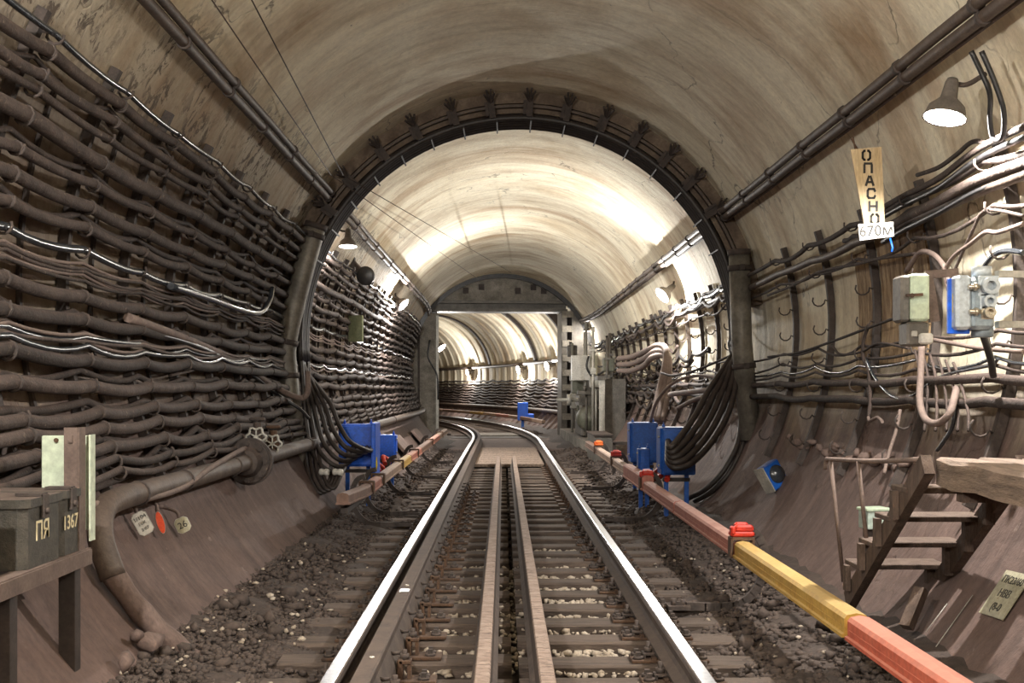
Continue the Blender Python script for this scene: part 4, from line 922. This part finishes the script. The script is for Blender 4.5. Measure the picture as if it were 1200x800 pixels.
t = thing('box_bracket', 'pinkish-brown steel angle frame holding the mint fuse box', 'bracket', at_y(1093, 377, YB))
b = MB(); b.beam(at_y(1086, 320, YB+.05), at_y(1095, 377, YB+.05), .05, .03, (0, 1, 0)); part(b, 'upright', M['frame_brown'], t); b = MB(); b.beam(at_y(1084, 322, YB+.06), at_y(1122, 319, YB+.06), .04, .035, (0, 1, 0)); part(b, 'crossbar', M['frame_brown'], t)
# grey device with cable glands on blue back plate
YD = 5.35
t = thing('junction_device', 'grey cast junction device with round ports on a blue back plate', 'device', at_y(1140, 392, YD))
cc, ss_ = bx(1111, 326, 1137, 391, YD+.06, .02); b = MB(); b.box(cc, ss_, bev=.004); part(b, 'back_plate', M['paint_blue_bright'], t, 'bright blue back plate')
cc, ss_ = bx(1121, 322, 1140, 386, YD, .10); b = MB(); b.box(cc, ss_, bev=.014); part(b, 'door', M['device_light'], t)
cc, ss_ = bx(1138, 324, 1167, 386, YD, .17); b = MB(); b.box(cc, ss_, bev=.018); hs = part(b, 'housing', M['device_grey'], t)
for (px, py, r) in ((1159, 335, .040), (1158, 353, .030), (1158, 366, .026)):
    b = MB(); c = at_y(px, py, YD-.005); b.lathe([(0, .0), (r*.55, .0), (r*.55, -.03), (r, -.03), (r, .01)], 16, c, (0, 1, 0), False); b.box(c+Vector((0, .008, 0)), (r*2.4, .012, r*2.4), bev=.004); part(b, 'port', M['brass'] if r < .03 else M['device_light'], hs)
for (px, py) in ((1140, 336), (1141, 365)):
    b = MB(); c = at_y(px, py, YD-.02); b.cyl(c+Vector((-.02, 0, 0)), c+Vector((.03, 0, 0)), .012, 8); b.cyl(c+Vector((.005, 0, 0)), c+Vector((.018, 0, 0)), .019, 8); b.cyl(c, c+Vector((0, .04, 0)), .01, 8); part(b, 'clamp_bolt', M['brass'], hs)
b = MB(); c = at_y(1150, 319, YD+.08); b.cyl(c-Vector((0, 0, .02)), c+Vector((0, 0, .025)), .045, 14); part(b, 'top_gland', M['device_light'], hs)
b = MB(); c = at_y(1151, 390, YD+.08); b.cyl(c-Vector((0, 0, .02)), c+Vector((0, 0, .03)), .05, 14); part(b, 'bottom_gland', M['device_grey'], hs)
cc, ss_ = bx(1116.5, 344, 1120.5, 366, YD+.045, .006); b = MB(); b.box(cc, ss_); part(b, 'yellow_label', M['yellow_tape'], t)
b = MB()
for k in range(7): b.box(Vector(cc)+Vector((0, -.004, ss_[2]*(.40-.125*k))), (ss_[0]*.45, .002, ss_[2]*(.05+.03*(k % 2))))
part(b, 'label_print', M['black_paint'], t)
cc, ss_ = bx(1117, 371, 1121, 376.5, YD+.045, .006); b = MB(); b.box(cc, ss_); part(b, 'yellow_label', M['yellow_tape'], t)
for py, nm in ((321, 'upper'), (380, 'lower')):
    mb = MB(); mb.beam(at_y(1168, py, YD+.06), at_y(1168, py, YD+.06)+Vector((.55, .05, 0)), .03, .04, (0, 1, 0)); solo(mb, 'support_bar', M['steel_light'], 'pale steel bar right of the junction device, the %s one' % nm, 'bar', 'bars holding the junction device')
# loose wiring on the right wall
def wl(px, r, mat, label, rr=2.56, grp='loose wires on the right wall'):
    mb = MB(); mb.tube(spline([hit(x, y, rr+(k[0] if k else 0)) for x, y, *k in px], 6), r, 7); return solo(mb, 'loose_wire', M[mat], label, 'wire', grp)
wl([(1062, 318), (1078, 296), (1095, 299), (1108, 315), (1112, 330)], .018, 'cable_pale', 'pinkish cable arching over the mint fuse box')
wl([(900, 346), (930, 334), (962, 318), (1000, 310), (1035, 302), (1074, 297)], .013, 'cable_brown', 'slim cable rising to the pinkish cable above the fuse box')
wl([(1200, 253), (1172, 247), (1152, 248), (1140, 270), (1124, 305), (1114, 330), (1112, 350)], .010, 'cable_brown', 'dark wire dropping from the lit wall behind the junction device, left strand')
wl([(1200, 262), (1170, 272), (1155, 272), (1138, 285), (1118, 300), (1108, 318), (1112, 340)], .014, 'cable_pale', 'pale cable curving down behind the junction device')
wl([(1200, 296), (1180, 294), (1165, 299), (1154, 312), (1150, 320)], .016, 'cable_shiny', 'smooth blue-grey cable entering the top of the junction device')
wl([(1152, 392, -.15), (1158, 410, -.1), (1162, 425, -.05), (1164, 440)], .020, 'cable_black', 'black cable leaving the bottom of the junction device', 2.5)
wl([(1080, 405, -.1), (1079, 440, -.08), (1078, 470, -.08), (1084, 490, -.08), (1098, 496, -.08), (1112, 486, -.08), (1118, 468, -.05), (1121, 455)], .022, 'cable_pale', 'thick pale cable hanging in a wide loop below the boxes')
wl([(1015, 420), (1024, 440), (1040, 460), (1056, 467), (1075, 460), (1095, 445), (1120, 436), (1160, 428), (1170, 420)], .010, 'cable_shiny', 'thin shiny wire drooping in front of the two ribbed cables')
wl([(1018, 380), (1012, 400), (1012, 420), (1018, 434), (1020, 470), (1018, 488)], .014, 'cable_brown', 'brown wire falling past the stained boards')
wl([(900, 418), (935, 413), (975, 400), (1015, 385), (1058, 369)], .011, 'cable_brown', 'slim cable slanting up to the mint fuse box')
wl([(975, 404), (985, 415), (1010, 412), (1030, 402), (1065, 408)], .010, 'cable_brown', 'slim cable sagging below the dark grey box')
wl([(1093, 398), (1115, 402), (1150, 408), (1200, 412)], .014, 'cable_pale', 'pale cable running right from the white tag box')
wl([(1020, 470), (1018, 492), (1028, 489), (1034, 494)], .012, 'cable_pale', 'short pinkish cable end low on the right wall')
wl([(1055, 480), (1050, 505), (1042, 530), (1036, 555)], .012, 'cable_pale', 'narrow conduit running down the wall above the handrail')
wl([(1120, 475, -.02), (1116, 500), (1104, 520), (1098, 528)], .012, 'cable_black', 'dark cable dropping to the wooden platform')
for k in range(6):
    x0 = 1072+k*9; wl([(x0, 410+3*k), (x0+6, 440), (x0+2+3*k, 480), (x0-2+4*k, 505)], .009, 'cable_brown', 'thin dark wire hanging behind the boxes on the right, %s of six' % ORD[k])
wl([(1138, 60, .0), (1150, 85), (1160, 110), (1160, 140), (1164, 162), (1175, 160), (1176, 130), (1165, 95), (1150, 60)], .014, 'cable_black', 'black cable looping behind the bell lamp', 2.5)
wl([(1075, 205), (1100, 196), (1120, 182), (1140, 166), (1158, 168), (1170, 165)], .014, 'cable_brown', 'dark cable curving below the bell lamp', 2.56)
for i, (y0, y1, r, mt) in enumerate(((235, 150, .020, 'cable_brown'), (246, 163, .018, 'cable_black'), (262, 196, .034, 'cable_brown'), (275, 208, .020, 'cable_black'))):
    wl([(1035, y0+8), (1062, y0-7), (1100, y0-26), (1150, (y0+y1)/2-20), (1230, y1-15)], r, mt, 'cable running up the right wall right of the danger sign, %s from the top' % ORD[i], 2.56, 'cables right of the danger sign')
# blue lantern box leaning on the right slope
c = hit(905, 557, 2.62); t = thing('blue_lantern', 'blue square lantern lying tilted on the right slope', 'lantern', c)
R_ = Matrix.Rotation(-.5, 3, 'Y') @ Matrix.Rotation(.5, 3, 'Z'); b = MB(); b.box(c, (.20, .12, .24), R_, bev=.012); bd = part(b, 'case', M['paint_blue'], t)
b = MB(); b.lathe([(.085, 0), (.075, -.02), (.02, -.045), (0, -.05)], 18, c+R_ @ Vector((.01, -.06, 0)), R_ @ Vector((0, 1, 0))); part(b, 'lens', M['cable_shiny'], t, 'dark domed lens')
b = MB(); b.box(c+R_ @ Vector((-.105, 0, 0)), (.012, .13, .24), R_); part(b, 'pale_edge', M['steel_light'], t)
b = MB(); b.beam(c+R_ @ Vector((-.02, .02, -.12)), c+R_ @ Vector((-.05, .06, -.24)), .035, .02); part(b, 'foot', M['frame_brown'], t)
# small mint box low on the wall behind the stairs
c = hit(1024, 607, 2.58); t = thing('terminal_box', 'small pale green terminal box low on the wall behind the stairs', 'box', c)
b = MB(); b.box(c, (.15, .12, .13), Matrix.Rotation(.25, 3, 'Z'), bev=.006); part(b, 'body', M['mint_grey'], t); b = MB(); b.box(c+Vector((0, 0, .06)), (.17, .135, .02), Matrix.Rotation(.25, 3, 'Z'), bev=.004); part(b, 'lid', M['mint'], t)
b = MB(); b.tube(spline([c+Vector((.07, 0, .05)), c+Vector((.12, .05, .09)), c+Vector((.13, .08, -.03)), c+Vector((.08, .1, -.15))], 4), .012, 6); part(b, 'lead', M['cable_brown'], t); b = MB(); b.box(c+Vector((-.01, .03, -.13)), (.08, .07, .16)); part(b, 'pedestal', M['frame_dark'], t)
# wooden platform, stairs, handrail
t = thing('platform', 'thick worn wooden platform jutting from the right edge above the stairs', 'platform', (2.2, 4.6, .76))
for i in range(4):
    x0 = 1.95+i*.19; mb = MB(); n = 10; pr = []
    for k in range(n+1):
        y = 3.2+(5.45-3.2)*k/n; e = rs.uniform(-.008, .008); pr.append((y, e))
    base = len(mb.v)
    for y, e in pr: mb.v += [(x0+e, y, .765+e), (x0+.183, y, .77), (x0+.183, y, .893), (x0+.02+e, y, .897+e*.5), (x0+e, y, .88+e)]
    for k in range(n):
        for j in range(5): mb.f.append((base+k*5+j, base+k*5+(j+1) % 5, base+k*5+5+(j+1) % 5, base+k*5+5+j)); mb.sm.append(False)
    mb.f += [(base+4, base+3, base+2, base+1, base), tuple(base+n*5+j for j in range(5))]; mb.sm += [False]*2
    part(mb, 'plank', M['plank_wood'], t)
b = MB(); b.beam((1.97, 5.2, .74), (2.75, 5.2, .74), .08, .05); b.beam((1.97, 3.9, .74), (2.75, 3.9, .74), .08, .05); part(b, 'bearer', M['stair_wood'], t)
t = thing('wooden_stairs', 'dark wooden stairs of four treads leading down from the platform', 'stairs', (2.1, 6.0, .0))
for u, nm in ((1.90, 0), (2.34, 1)):
    b = MB(); b.beam((u, 5.40, .87), (u, 6.62, .02), .05, .10); part(b, 'stringer', M['stair_wood'], t)
TR = [(5.71, .73), (5.97, .565), (6.24, .40), (6.50, .245)]
for (s, v) in TR:
    b = MB(); b.box((2.12, s, v), (.50, .23, .028), bev=.004); part(b, 'tread', M['stair_wood'], t)
    b = MB(); b.box((2.31, s, v-.09), (.045, .045, .17)); part(b, 'riser_post', M['stair_wood'], t); b = MB(); b.box((1.855, s+.02, v-.08), (.03, .05, .14)); part(b, 'riser_post', M['stair_wood'], t)
t = thing('handrail', 'thin pinkish steel handrail with two posts beside the stairs', 'handrail', (1.85, 6.6, .1))
b = MB(); b.tube(spline([(1.86, 6.98, .74), (1.86, 6.95, .795), (1.86, 6.85, .805), (1.88, 6.2, .835), (1.90, 5.5, .885)], 5), .013, 8); part(b, 'rail', M['cable_pale'], t)
for (a, c) in (((1.86, 6.86, .80), (1.93, 6.84, .09)), ((1.87, 6.36, .825), (1.90, 6.30, .36))):
    b = MB(); b.cyl(a, c, .012, 8); part(b, 'post', M['frame_brown'], t)
# concrete apron with a ragged edge at the lower right, number plate on it
c = hit(1177, 696, 2.70); dg_ = ang(c); fr = radial_frame(c.y, 2.70, dg_); X = fr.col[0].to_3d(); Z = fr.col[2].to_3d(); Y = Vector((0, 1, 0))
q = Matrix.Rotation(.06, 3, X); mw = frame(c, q @ (-Y), q @ Z, X)
t = thing('chainage_plate', 'aged cream metal plate with black numbers fixed on the lower right concrete', 'plate', c)
b = MB(); b.prism([(-.125, -.125), (.125, -.125), (.125, .125), (-.125, .125)], mw @ Matrix.Translation((0, 0, -.006)), .006); part(b, 'plate', M['plate_aged'], t)
for tx, y, sz in (('ПК23/60', .075, .05), ('НВВ', 0.0, .052), ('(8-0', -.075, .052)):
    b = MB(); text(b, tx, sz, mw @ Matrix.Translation((.0, y, .001)) @ Matrix.Diagonal((1.12, 1.15, 1, 1))); part(b, 'lettering', M['black_paint'], t)
for i, (a, d) in enumerate((((1095, 760), (1140, 697)), ((1085, 740), (1110, 707)))):
    mb = MB(); mb.tube([hit(*a, 2.70), hit((a[0]+d[0])/2, (a[1]+d[1])/2, 2.71), hit(*d, 2.71)], .003, 4); solo(mb, 'scratch_wire', M['steel_light'], 'fine pale wire lying on the lower right concrete, %s' % ('longer one', 'shorter one')[i], 'wire', 'fine wires on the lower right concrete')
mb = MB(); mb.beam(hit(1080, 690, 2.58), hit(1062, 735, 2.62), .06, .05); solo(mb, 'timber_offcut', M['stair_wood'], 'dark timber offcut leaning below the stairs at the concrete edge', 'timber')
# ledge of rubble on the right slope and cement patches
for i, (px, py) in enumerate([(925+9*k, 512+2*k+(k % 3)*4) for k in range(16)]):
    c = hit(px, py, 2.68); o = stones('plaster_chunk', np.array([[c.x, c.y, c.z]]), np.array([.07]), M['apron'], None, None); del o['kind']; o.location = c; o.data.transform(Matrix.Translation(-c))
    tag(o, 'crumbled brown plaster chunk on the ledge of the right slope', 'rubble', 'crumbled plaster on the right ledge')
# fat pale cables rising from behind the far right blue box
for k in range(3):
    loop('riser_cable', [(764+k*6, 495, 16.6), (772+k*5, 460, 17.0), (780+k*2, 425, 17.2), (780, 408+k*4, 17.4), (770-k*3, 405+k*7, 18.2), (755, 412+k*8, 19.5), (740, 418+k*8, 21), (725, 420+k*7, 23)], .05, 'cable_pale', 'fat pale cable rising behind the blue boxes and bending left, %s of three' % ORD[k], 'cable', 'fat cables behind the right blue boxes')
for k, px in enumerate(([(850, 445, 13.5), (820, 440, 14.5), (790, 448, 15), (770, 470, 15.4), (762, 495, 15.6)], [(860, 415, 13.6), (820, 432, 14.5), (790, 440, 15.5), (775, 437, 16)], [(852, 470, 13.4), (838, 463, 13.8), (815, 468, 14.4), (795, 478, 15)], [(848, 455, 13.5), (820, 458, 14.4), (785, 462, 16)], [(828, 470, 13.6), (812, 490, 13.9), (803, 520, 14)])):
    loop('slack_cable', px, (.02, .016, .03, .034, .016)[k], 'cable_pale' if k in (0, 2, 3) else 'cable_brown', 'slack cable between the right arch foot and the blue boxes, %s of five' % ORD[k], 'cable', 'slack cables at the right arch foot')

# ================================================================== GATE AND ITS MACHINERY
def gpart(t, name, mat, *boxes, label=None):
    b = MB()
    for q in boxes: b.pbox(*q)
    return part(b, name, M[mat], t, label)
t = thing('tunnel_gate', 'grey gate frame across the tunnel with concrete pillar, steel beam and arched head', 'gate', P(SG, 0, -.3))
b = MB(); us_ = [-2.62, -2.4, -2.25, -1.95, -1.78, -1.74]; vv = srange(-.4, 3.5, .3); base = len(b.v)
part(MB().pbox(SG-.5, SG+.4, -2.75, -1.72, -.4, 3.35), 'pillar', M['concrete_grey'], t)
gpart(t, 'pillar_edge', 'steel_light', (SG-.54, SG-.46, -1.78, -1.70, -.35, 3.3))
gpart(t, 'pillar_groove', 'iron', (SG-.53, SG-.49, -2.3, -2.24, -.3, 3.3))
b = MB(); b.tube(spline([P(SG-.55, -1.95, 2.6), P(SG-.57, -2.0, 2.1), P(SG-.57, -1.75, 1.6), P(SG-.56, -1.72, .9)], 5), .025, 6); part(b, 'drop_cable', M['cable_black'], t)
gpart(t, 'column', 'steel_grey', (SG-.55, SG+.4, 1.82, 1.98, -.4, 3.4), (SG-.55, SG+.4, 2.12, 2.75, -.4, 3.4))
gpart(t, 'column_web', 'frame_dark', (SG-.3, SG+.3, 1.95, 2.2, -.4, 3.4))
for k in range(9): gpart(t, 'batten', 'concrete_grey', (SG-.58, SG-.5, 1.84, 2.16, -.1+.42*k, .08+.42*k))
gpart(t, 'beam', 'steel_grey', (SG-.5, SG+.3, -1.95, 2.0, 3.42, 3.50), (SG-.5, SG+.3, -1.95, 2.0, 3.66, 3.74), (SG-.2, SG+.1, -1.9, 2.0, 3.5, 3.66))
b = MB(); pts = []
for i in range(25):
    d = 45+90*i/24; q = C(SG, 2.70, d); pts.append((CX+2.70*math.cos(math.radians(d)), CZ+2.70*math.sin(math.radians(d))))
pts = [p for p in pts]; lo = 3.72; poly = [(u, max(v, lo)) for u, v in pts]
b.sweep(poly, [SG-.3, SG+.1]); part(b, 'tympanum', M['concrete_grey'], t)
for k, u in enumerate((-1.0, -.55, .5, .95, 1.25)): gpart(t, 'bolt_plate', 'iron', (SG-.34, SG-.29, u, u+.16, 3.95+.1*(k % 2), 4.12+.1*(k % 2)))
b = MB()
arc_sweep(b, [(SG-.6, 2.72), (SG-.6, 2.60), (SG-.45, 2.60), (SG-.45, 2.72)], 15, 165, 40); part(b, 'arch_trim', M['cable_black'], t)
# ledge, motor drive and cabinets on the right before the gate
mb = MB(); mb.pbox(22.5, 33.3, 1.75, 2.75, -.4, .08); solo(mb, 'floor_ledge', M['concrete_grey'], kind='structure')
t = thing('drive_motor', 'round gate drive motor on the ledge at the right before the gate', 'motor', P(27.6, 2.0, .08))
b = MB(); c = P(27.2, 1.98, .52); b.lathe([(0, -.12), (.06, -.12), (.07, -.08), (.16, -.06), (.27, 0), (.30, .06), (.30, .30), (.24, .40), (0, .42)], 22, c, (-.15, 1, 0)); part(b, 'fan_cover', M['motor_green'], t)
b = MB(); b.pbox(27.3, 29.2, 1.75, 2.4, .12, .4); part(b, 'bed', M['steel_grey'], t)
b = MB(); b.pbox(27.5, 28.6, 1.72, 2.3, .82, 1.05); b.pbox(27.6, 28.2, 1.85, 2.2, 1.05, 1.18); part(b, 'gearbox', M['steel_grey'], t)
b = MB(); b.cyl(P(27.8, 1.2, .95), P(27.8, 2.0, .95), .05, 10); b.lathe([(.04, 0), (.14, .0), (.14, .1), (.04, .1)], 14, P(27.8, 1.45, .95), (1, 0, 0)); part(b, 'shaft', M['steel_light'], t)
t = thing('control_box', 'cream control box mounted on a post above the drive motor', 'box', P(28.5, 1.85, 1.2))
b = MB(); b.pbox(28.3, 28.6, 1.60, 2.18, 1.42, 2.02); part(b, 'body', M['paint_white'], t); b = MB(); b.pbox(28.26, 28.3, 2.05, 2.22, 1.42, 2.02); part(b, 'side_lid', M['plate_aged'], t); b = MB(); b.tube(spline([P(28.2, 2.0, 2.0), P(28.18, 1.95, 1.75), P(28.2, 2.05, 1.55), P(28.2, 2.15, 1.5)], 4), .03, 6); part(b, 'cable', M['cable_black'], t)
b = MB(); b.cyl(P(28.6, 1.95, .1), P(28.6, 1.95, 2.6), .045, 10); part(b, 'post', M['steel_light'], t)
t = thing('steel_cabinet', 'tall dark grey steel cabinet on the ledge with a pale front edge', 'cabinet', P(25, 2.2, .08))
b = MB(); b.pbox(24.7, 25.5, 2.06, 2.52, .1, 1.42); part(b, 'body', M['steel_grey'], t); b = MB(); b.pbox(24.64, 24.72, 1.96, 2.08, -.05, 1.46); part(b, 'front_edge', M['steel_light'], t); b = MB(); b.pbox(24.6, 25.5, 1.92, 2.1, 1.40, 1.48); part(b, 'cap', M['steel_grey'], t)
for k, (u, s, h) in enumerate(((1.95, 26.2, 2.6), (2.25, 26.0, 2.35), (2.05, 29.5, 2.9), (2.4, 27.0, 2.5), (1.78, 30.4, 2.4))):
    mb = MB(); mb.cyl(P(s, u, .05), P(s, u, h), .035, 8); mb.box(P(s, u, h*.62), (.12, .10, .14)); mb.box(P(s, u, h*.8), (.16, .08, .05)); solo(mb, 'gate_post', M['steel_grey' if k % 2 else 'steel_light'], 'thin steel post among the gate machinery, %s from the cabinet' % ORD[k], 'post', 'posts of the gate machinery')
for k, (s, u, v, a, b_, c_) in enumerate(((26.6, 2.05, 1.35, .3, .2, .22), (26.9, 1.85, 1.12, .42, .25, .1), (29.0, 1.8, 1.25, .3, .3, .3), (30, 1.85, .9, .3, .4, .4), (30.6, 1.8, 2.2, .25, .2, .3), (26.3, 2.3, 1.75, .25, .2, .3))):
    mb = MB(); mb.box(P(s, u, v), (a, b_, c_), bev=.015); mb.cyl(P(s-.1, u-.05, v+c_*.4), P(s-.1, u-.05, v+c_*.4+.12), .04, 8); mb.cyl(P(s, u, .1), P(s, u, v), .03, 6); solo(mb, 'limit_switch', M[('steel_light', 'steel_grey', 'motor_green')[k % 3]], 'small switchgear housing among the gate machinery, %s' % ('beside the cabinet', 'below the cream box', 'behind the cream box', 'above the motor bed', 'high on the column', 'above the cabinet')[k], 'switch', 'switchgear of the gate machinery')
t = thing('low_cabinet', 'low dark steel cabinet at the track edge before the gate', 'cabinet', P(21.8, 1.9, -.2)); gpart(t, 'body', 'steel_grey', (21.6, 23.4, 1.62, 1.95, -.22, .34)); gpart(t, 'lid', 'iron', (21.55, 23.45, 1.6, 1.97, .34, .37))
t = thing('angle_stand', 'low black steel frame behind the tan contact rail at the right', 'stand', P(18.4, 1.9, -.1))
b = MB(); b.beam(P(18.4, 1.66, .36), P(18.4, 2.3, .36), .05, .05); part(b, 'rail', M['frame_dark'], t)
for u in (1.68, 2.25): b = MB(); b.beam(P(18.4, u, -.2), P(18.4, u, .36), .05, .05); part(b, 'leg', M['frame_dark'], t)
# slabs on the slope left of the gate
for i, (px, py, s) in enumerate(((478, 528, 21), (497, 517, 25), (466, 548, 17.5))):
    c = hit(px, py, 2.62); mb = MB(); fr = radial_frame(c.y, 2.62, ang(c)); mb.box(c, (.06, 1.3, .7), fr.to_3x3(), bev=.01); solo(mb, 'slope_slab', M['apron'], 'flat brown concrete slab leaning on the left slope, %s from the gate' % ('second', 'first', 'third')[i], 'slab', 'slabs on the left slope')
# cable rows and benches of the far curve
FB = [35.5+1.5*i for i in range(26)]
for i in range(9):
    pts = run_cable(-27+2.75*i, FB, 35, 74, .05, .02, rc_, 2.55)
    mb = MB(); mb.tube(pts, .042, 6); solo(mb, 'far_cable', M['cable_brown'], 'cable on the outer wall of the curve beyond the gate, %s row from the bottom' % ORD[i], 'cable', 'cables on the outer wall of the curve')
for i in range(8):
    pts = run_cable(205-3.2*i, FB, 35, 70, .05, .02, rc_, 2.55); mb = MB(); mb.tube(pts, .045, 6); solo(mb, 'far_cable', M['cable_brown'], 'cable on the inner wall of the curve beyond the gate, %s row from the bottom' % ORD[i], 'cable', 'cables on the inner wall of the curve')
for d, nm in ((9, 'upper'), (-31, 'lower')):
    mb = MB(); mb.tube([C(s, 2.58, d) for s in srange(34.8, 80, 1.2)], .07, 8); solo(mb, 'far_pipe', M['pipe_paint'], 'dark pipe along the outer wall of the far curve, the %s one' % nm, 'pipe', 'pipes on the outer wall of the far curve')
for i, (s_r, th) in enumerate(((36.8, .22), (43.5, .10), (51, .10))):
    b = MB(); arc_sweep(b, [(s_r, 2.70), (s_r, 2.70-th), (s_r+.25, 2.70-th), (s_r+.25, 2.70)], 10, 170, 48); solo(b, 'tunnel_rib', M['iron'], 'dark rib round the vault beyond the gate, %s from the gate' % ORD[i], 'rib', 'ribs beyond the gate')

# ================================================================== LAMPS
def lamp(px, py, r, power, label, s=None, deg=None, col=(1.0, .955, .885), bulb='bulb', size=1.0, tilt=0.0, down=-1.0, spill=.075):
    if s is None:
        c = hit(px, py, r); s, deg = c.y, ang(c)
    else: c = C(s, r, deg)
    t = thing('bell_lamp', label, 'lamp', c, 'bell lamps along the tunnel')
    inw = Vector((1 if math.cos(math.radians(deg)) < 0 else -1, 0, 0))
    ax = (Vector((0, 0, down))+inw*tilt+Vector((0, -.12 if tilt < .6 else (-.45 if s > 3 else .35), 0))).normalized(); k = size
    b = MB(); b.lathe([(.0, -.225*k), (.028*k, -.222*k), (.036*k, -.20*k), (.045*k, -.11*k), (.06*k, -.095*k), (.095*k, -.06*k), (.112*k, 0), (.117*k, .004*k), (.105*k, 0), (.088*k, -.055*k), (.05*k, -.085*k)], 24, c, ax); part(b, 'shade', M['enamel_shade'], t)
    b = MB(); b.lathe([(.015*k, -.115*k), (.025*k, -.105*k), (.042*k, -.09*k), (.042*k, -.078*k), (.03*k, -.066*k), (0, -.06*k)], 16, c, ax); part(b, 'bulb', M[bulb], t, 'glowing bulb')
    b = MB(); q = C(s+.05, 2.68, deg+(3 if deg < 90 else -3)); st = c-ax*.20*k; b.tube(spline([st, st+(q-st)*.45-Vector((0, 0, .03)), q], 5), .014*k, 7); part(b, 'arm', M['iron'], t)
    L = bpy.data.lights.new('lamp_light', 'POINT'); L.energy = power*LAMP_W; L.color = col; L.shadow_soft_size = .026*k
    lo = bpy.data.objects.new('lamp_light', L); COL.objects.link(lo); lo.parent = t; lo.location = ax*(spill*k)
    return t
lamp(1107, 138, 2.36, 430, 'grey bell lamp lit on the upper right wall, nearest lamp', tilt=.25, spill=-.03)
lamp(0, 0, 2.40, 60, 'lit bell lamp just behind the left of the cable arch', s=14.35, deg=150.5)
lamp(473, 357, 2.42, 520, 'glaring lamp on the upper left wall before the gate', bulb='bulb_white', size=1.2, col=(1, .97, .92), tilt=1.2)
lamp(776, 346, 2.42, 440, 'glaring lamp on the right wall beyond the cable arch', bulb='bulb_white', size=1.2, col=(1, .97, .92), tilt=1.2)
lamp(688, 388, 2.42, 60, 'small bell lamp at the right above the gate machinery')
lamp(0, 0, 1.80, 260, 'glaring lamp on a long arm at the upper left just beyond the gate', s=36.0, deg=158, bulb='bulb_white', size=1.5, col=(1, .96, .90), tilt=.9)
for i, (s, d, pw, lab) in enumerate(((40.5, 5, 260, 'lamp on the outer wall beyond the gate, nearest of three'), (45.5, 4, 300, 'lamp on the outer wall beyond the gate, middle of three'), (54, 4, 320, 'lamp on the outer wall beyond the gate, farthest of three'))):
    lamp(0, 0, 2.36, pw, lab, s=s, deg=d, bulb='bulb_white', size=1.5, col=(1, .96, .90), tilt=1.0, down=-.25)
# lamps of the stretch behind the camera, then an added fill lamp
lamp(0, 0, 2.40, 360, 'bell lamp on the right wall behind the camera', s=-1.2, deg=32, tilt=1.0, down=-.25)
lamp(0, 0, 2.40, 460, 'bell lamp on the left wall behind the camera', s=-1.6, deg=148, tilt=1.0, down=-.2)
lamp(0, 0, 2.40, 400, 'unseen fill lamp added on the left wall beside the camera', s=2.4, deg=150, tilt=1.0, down=-.4)  # added out of view to brighten the right wall
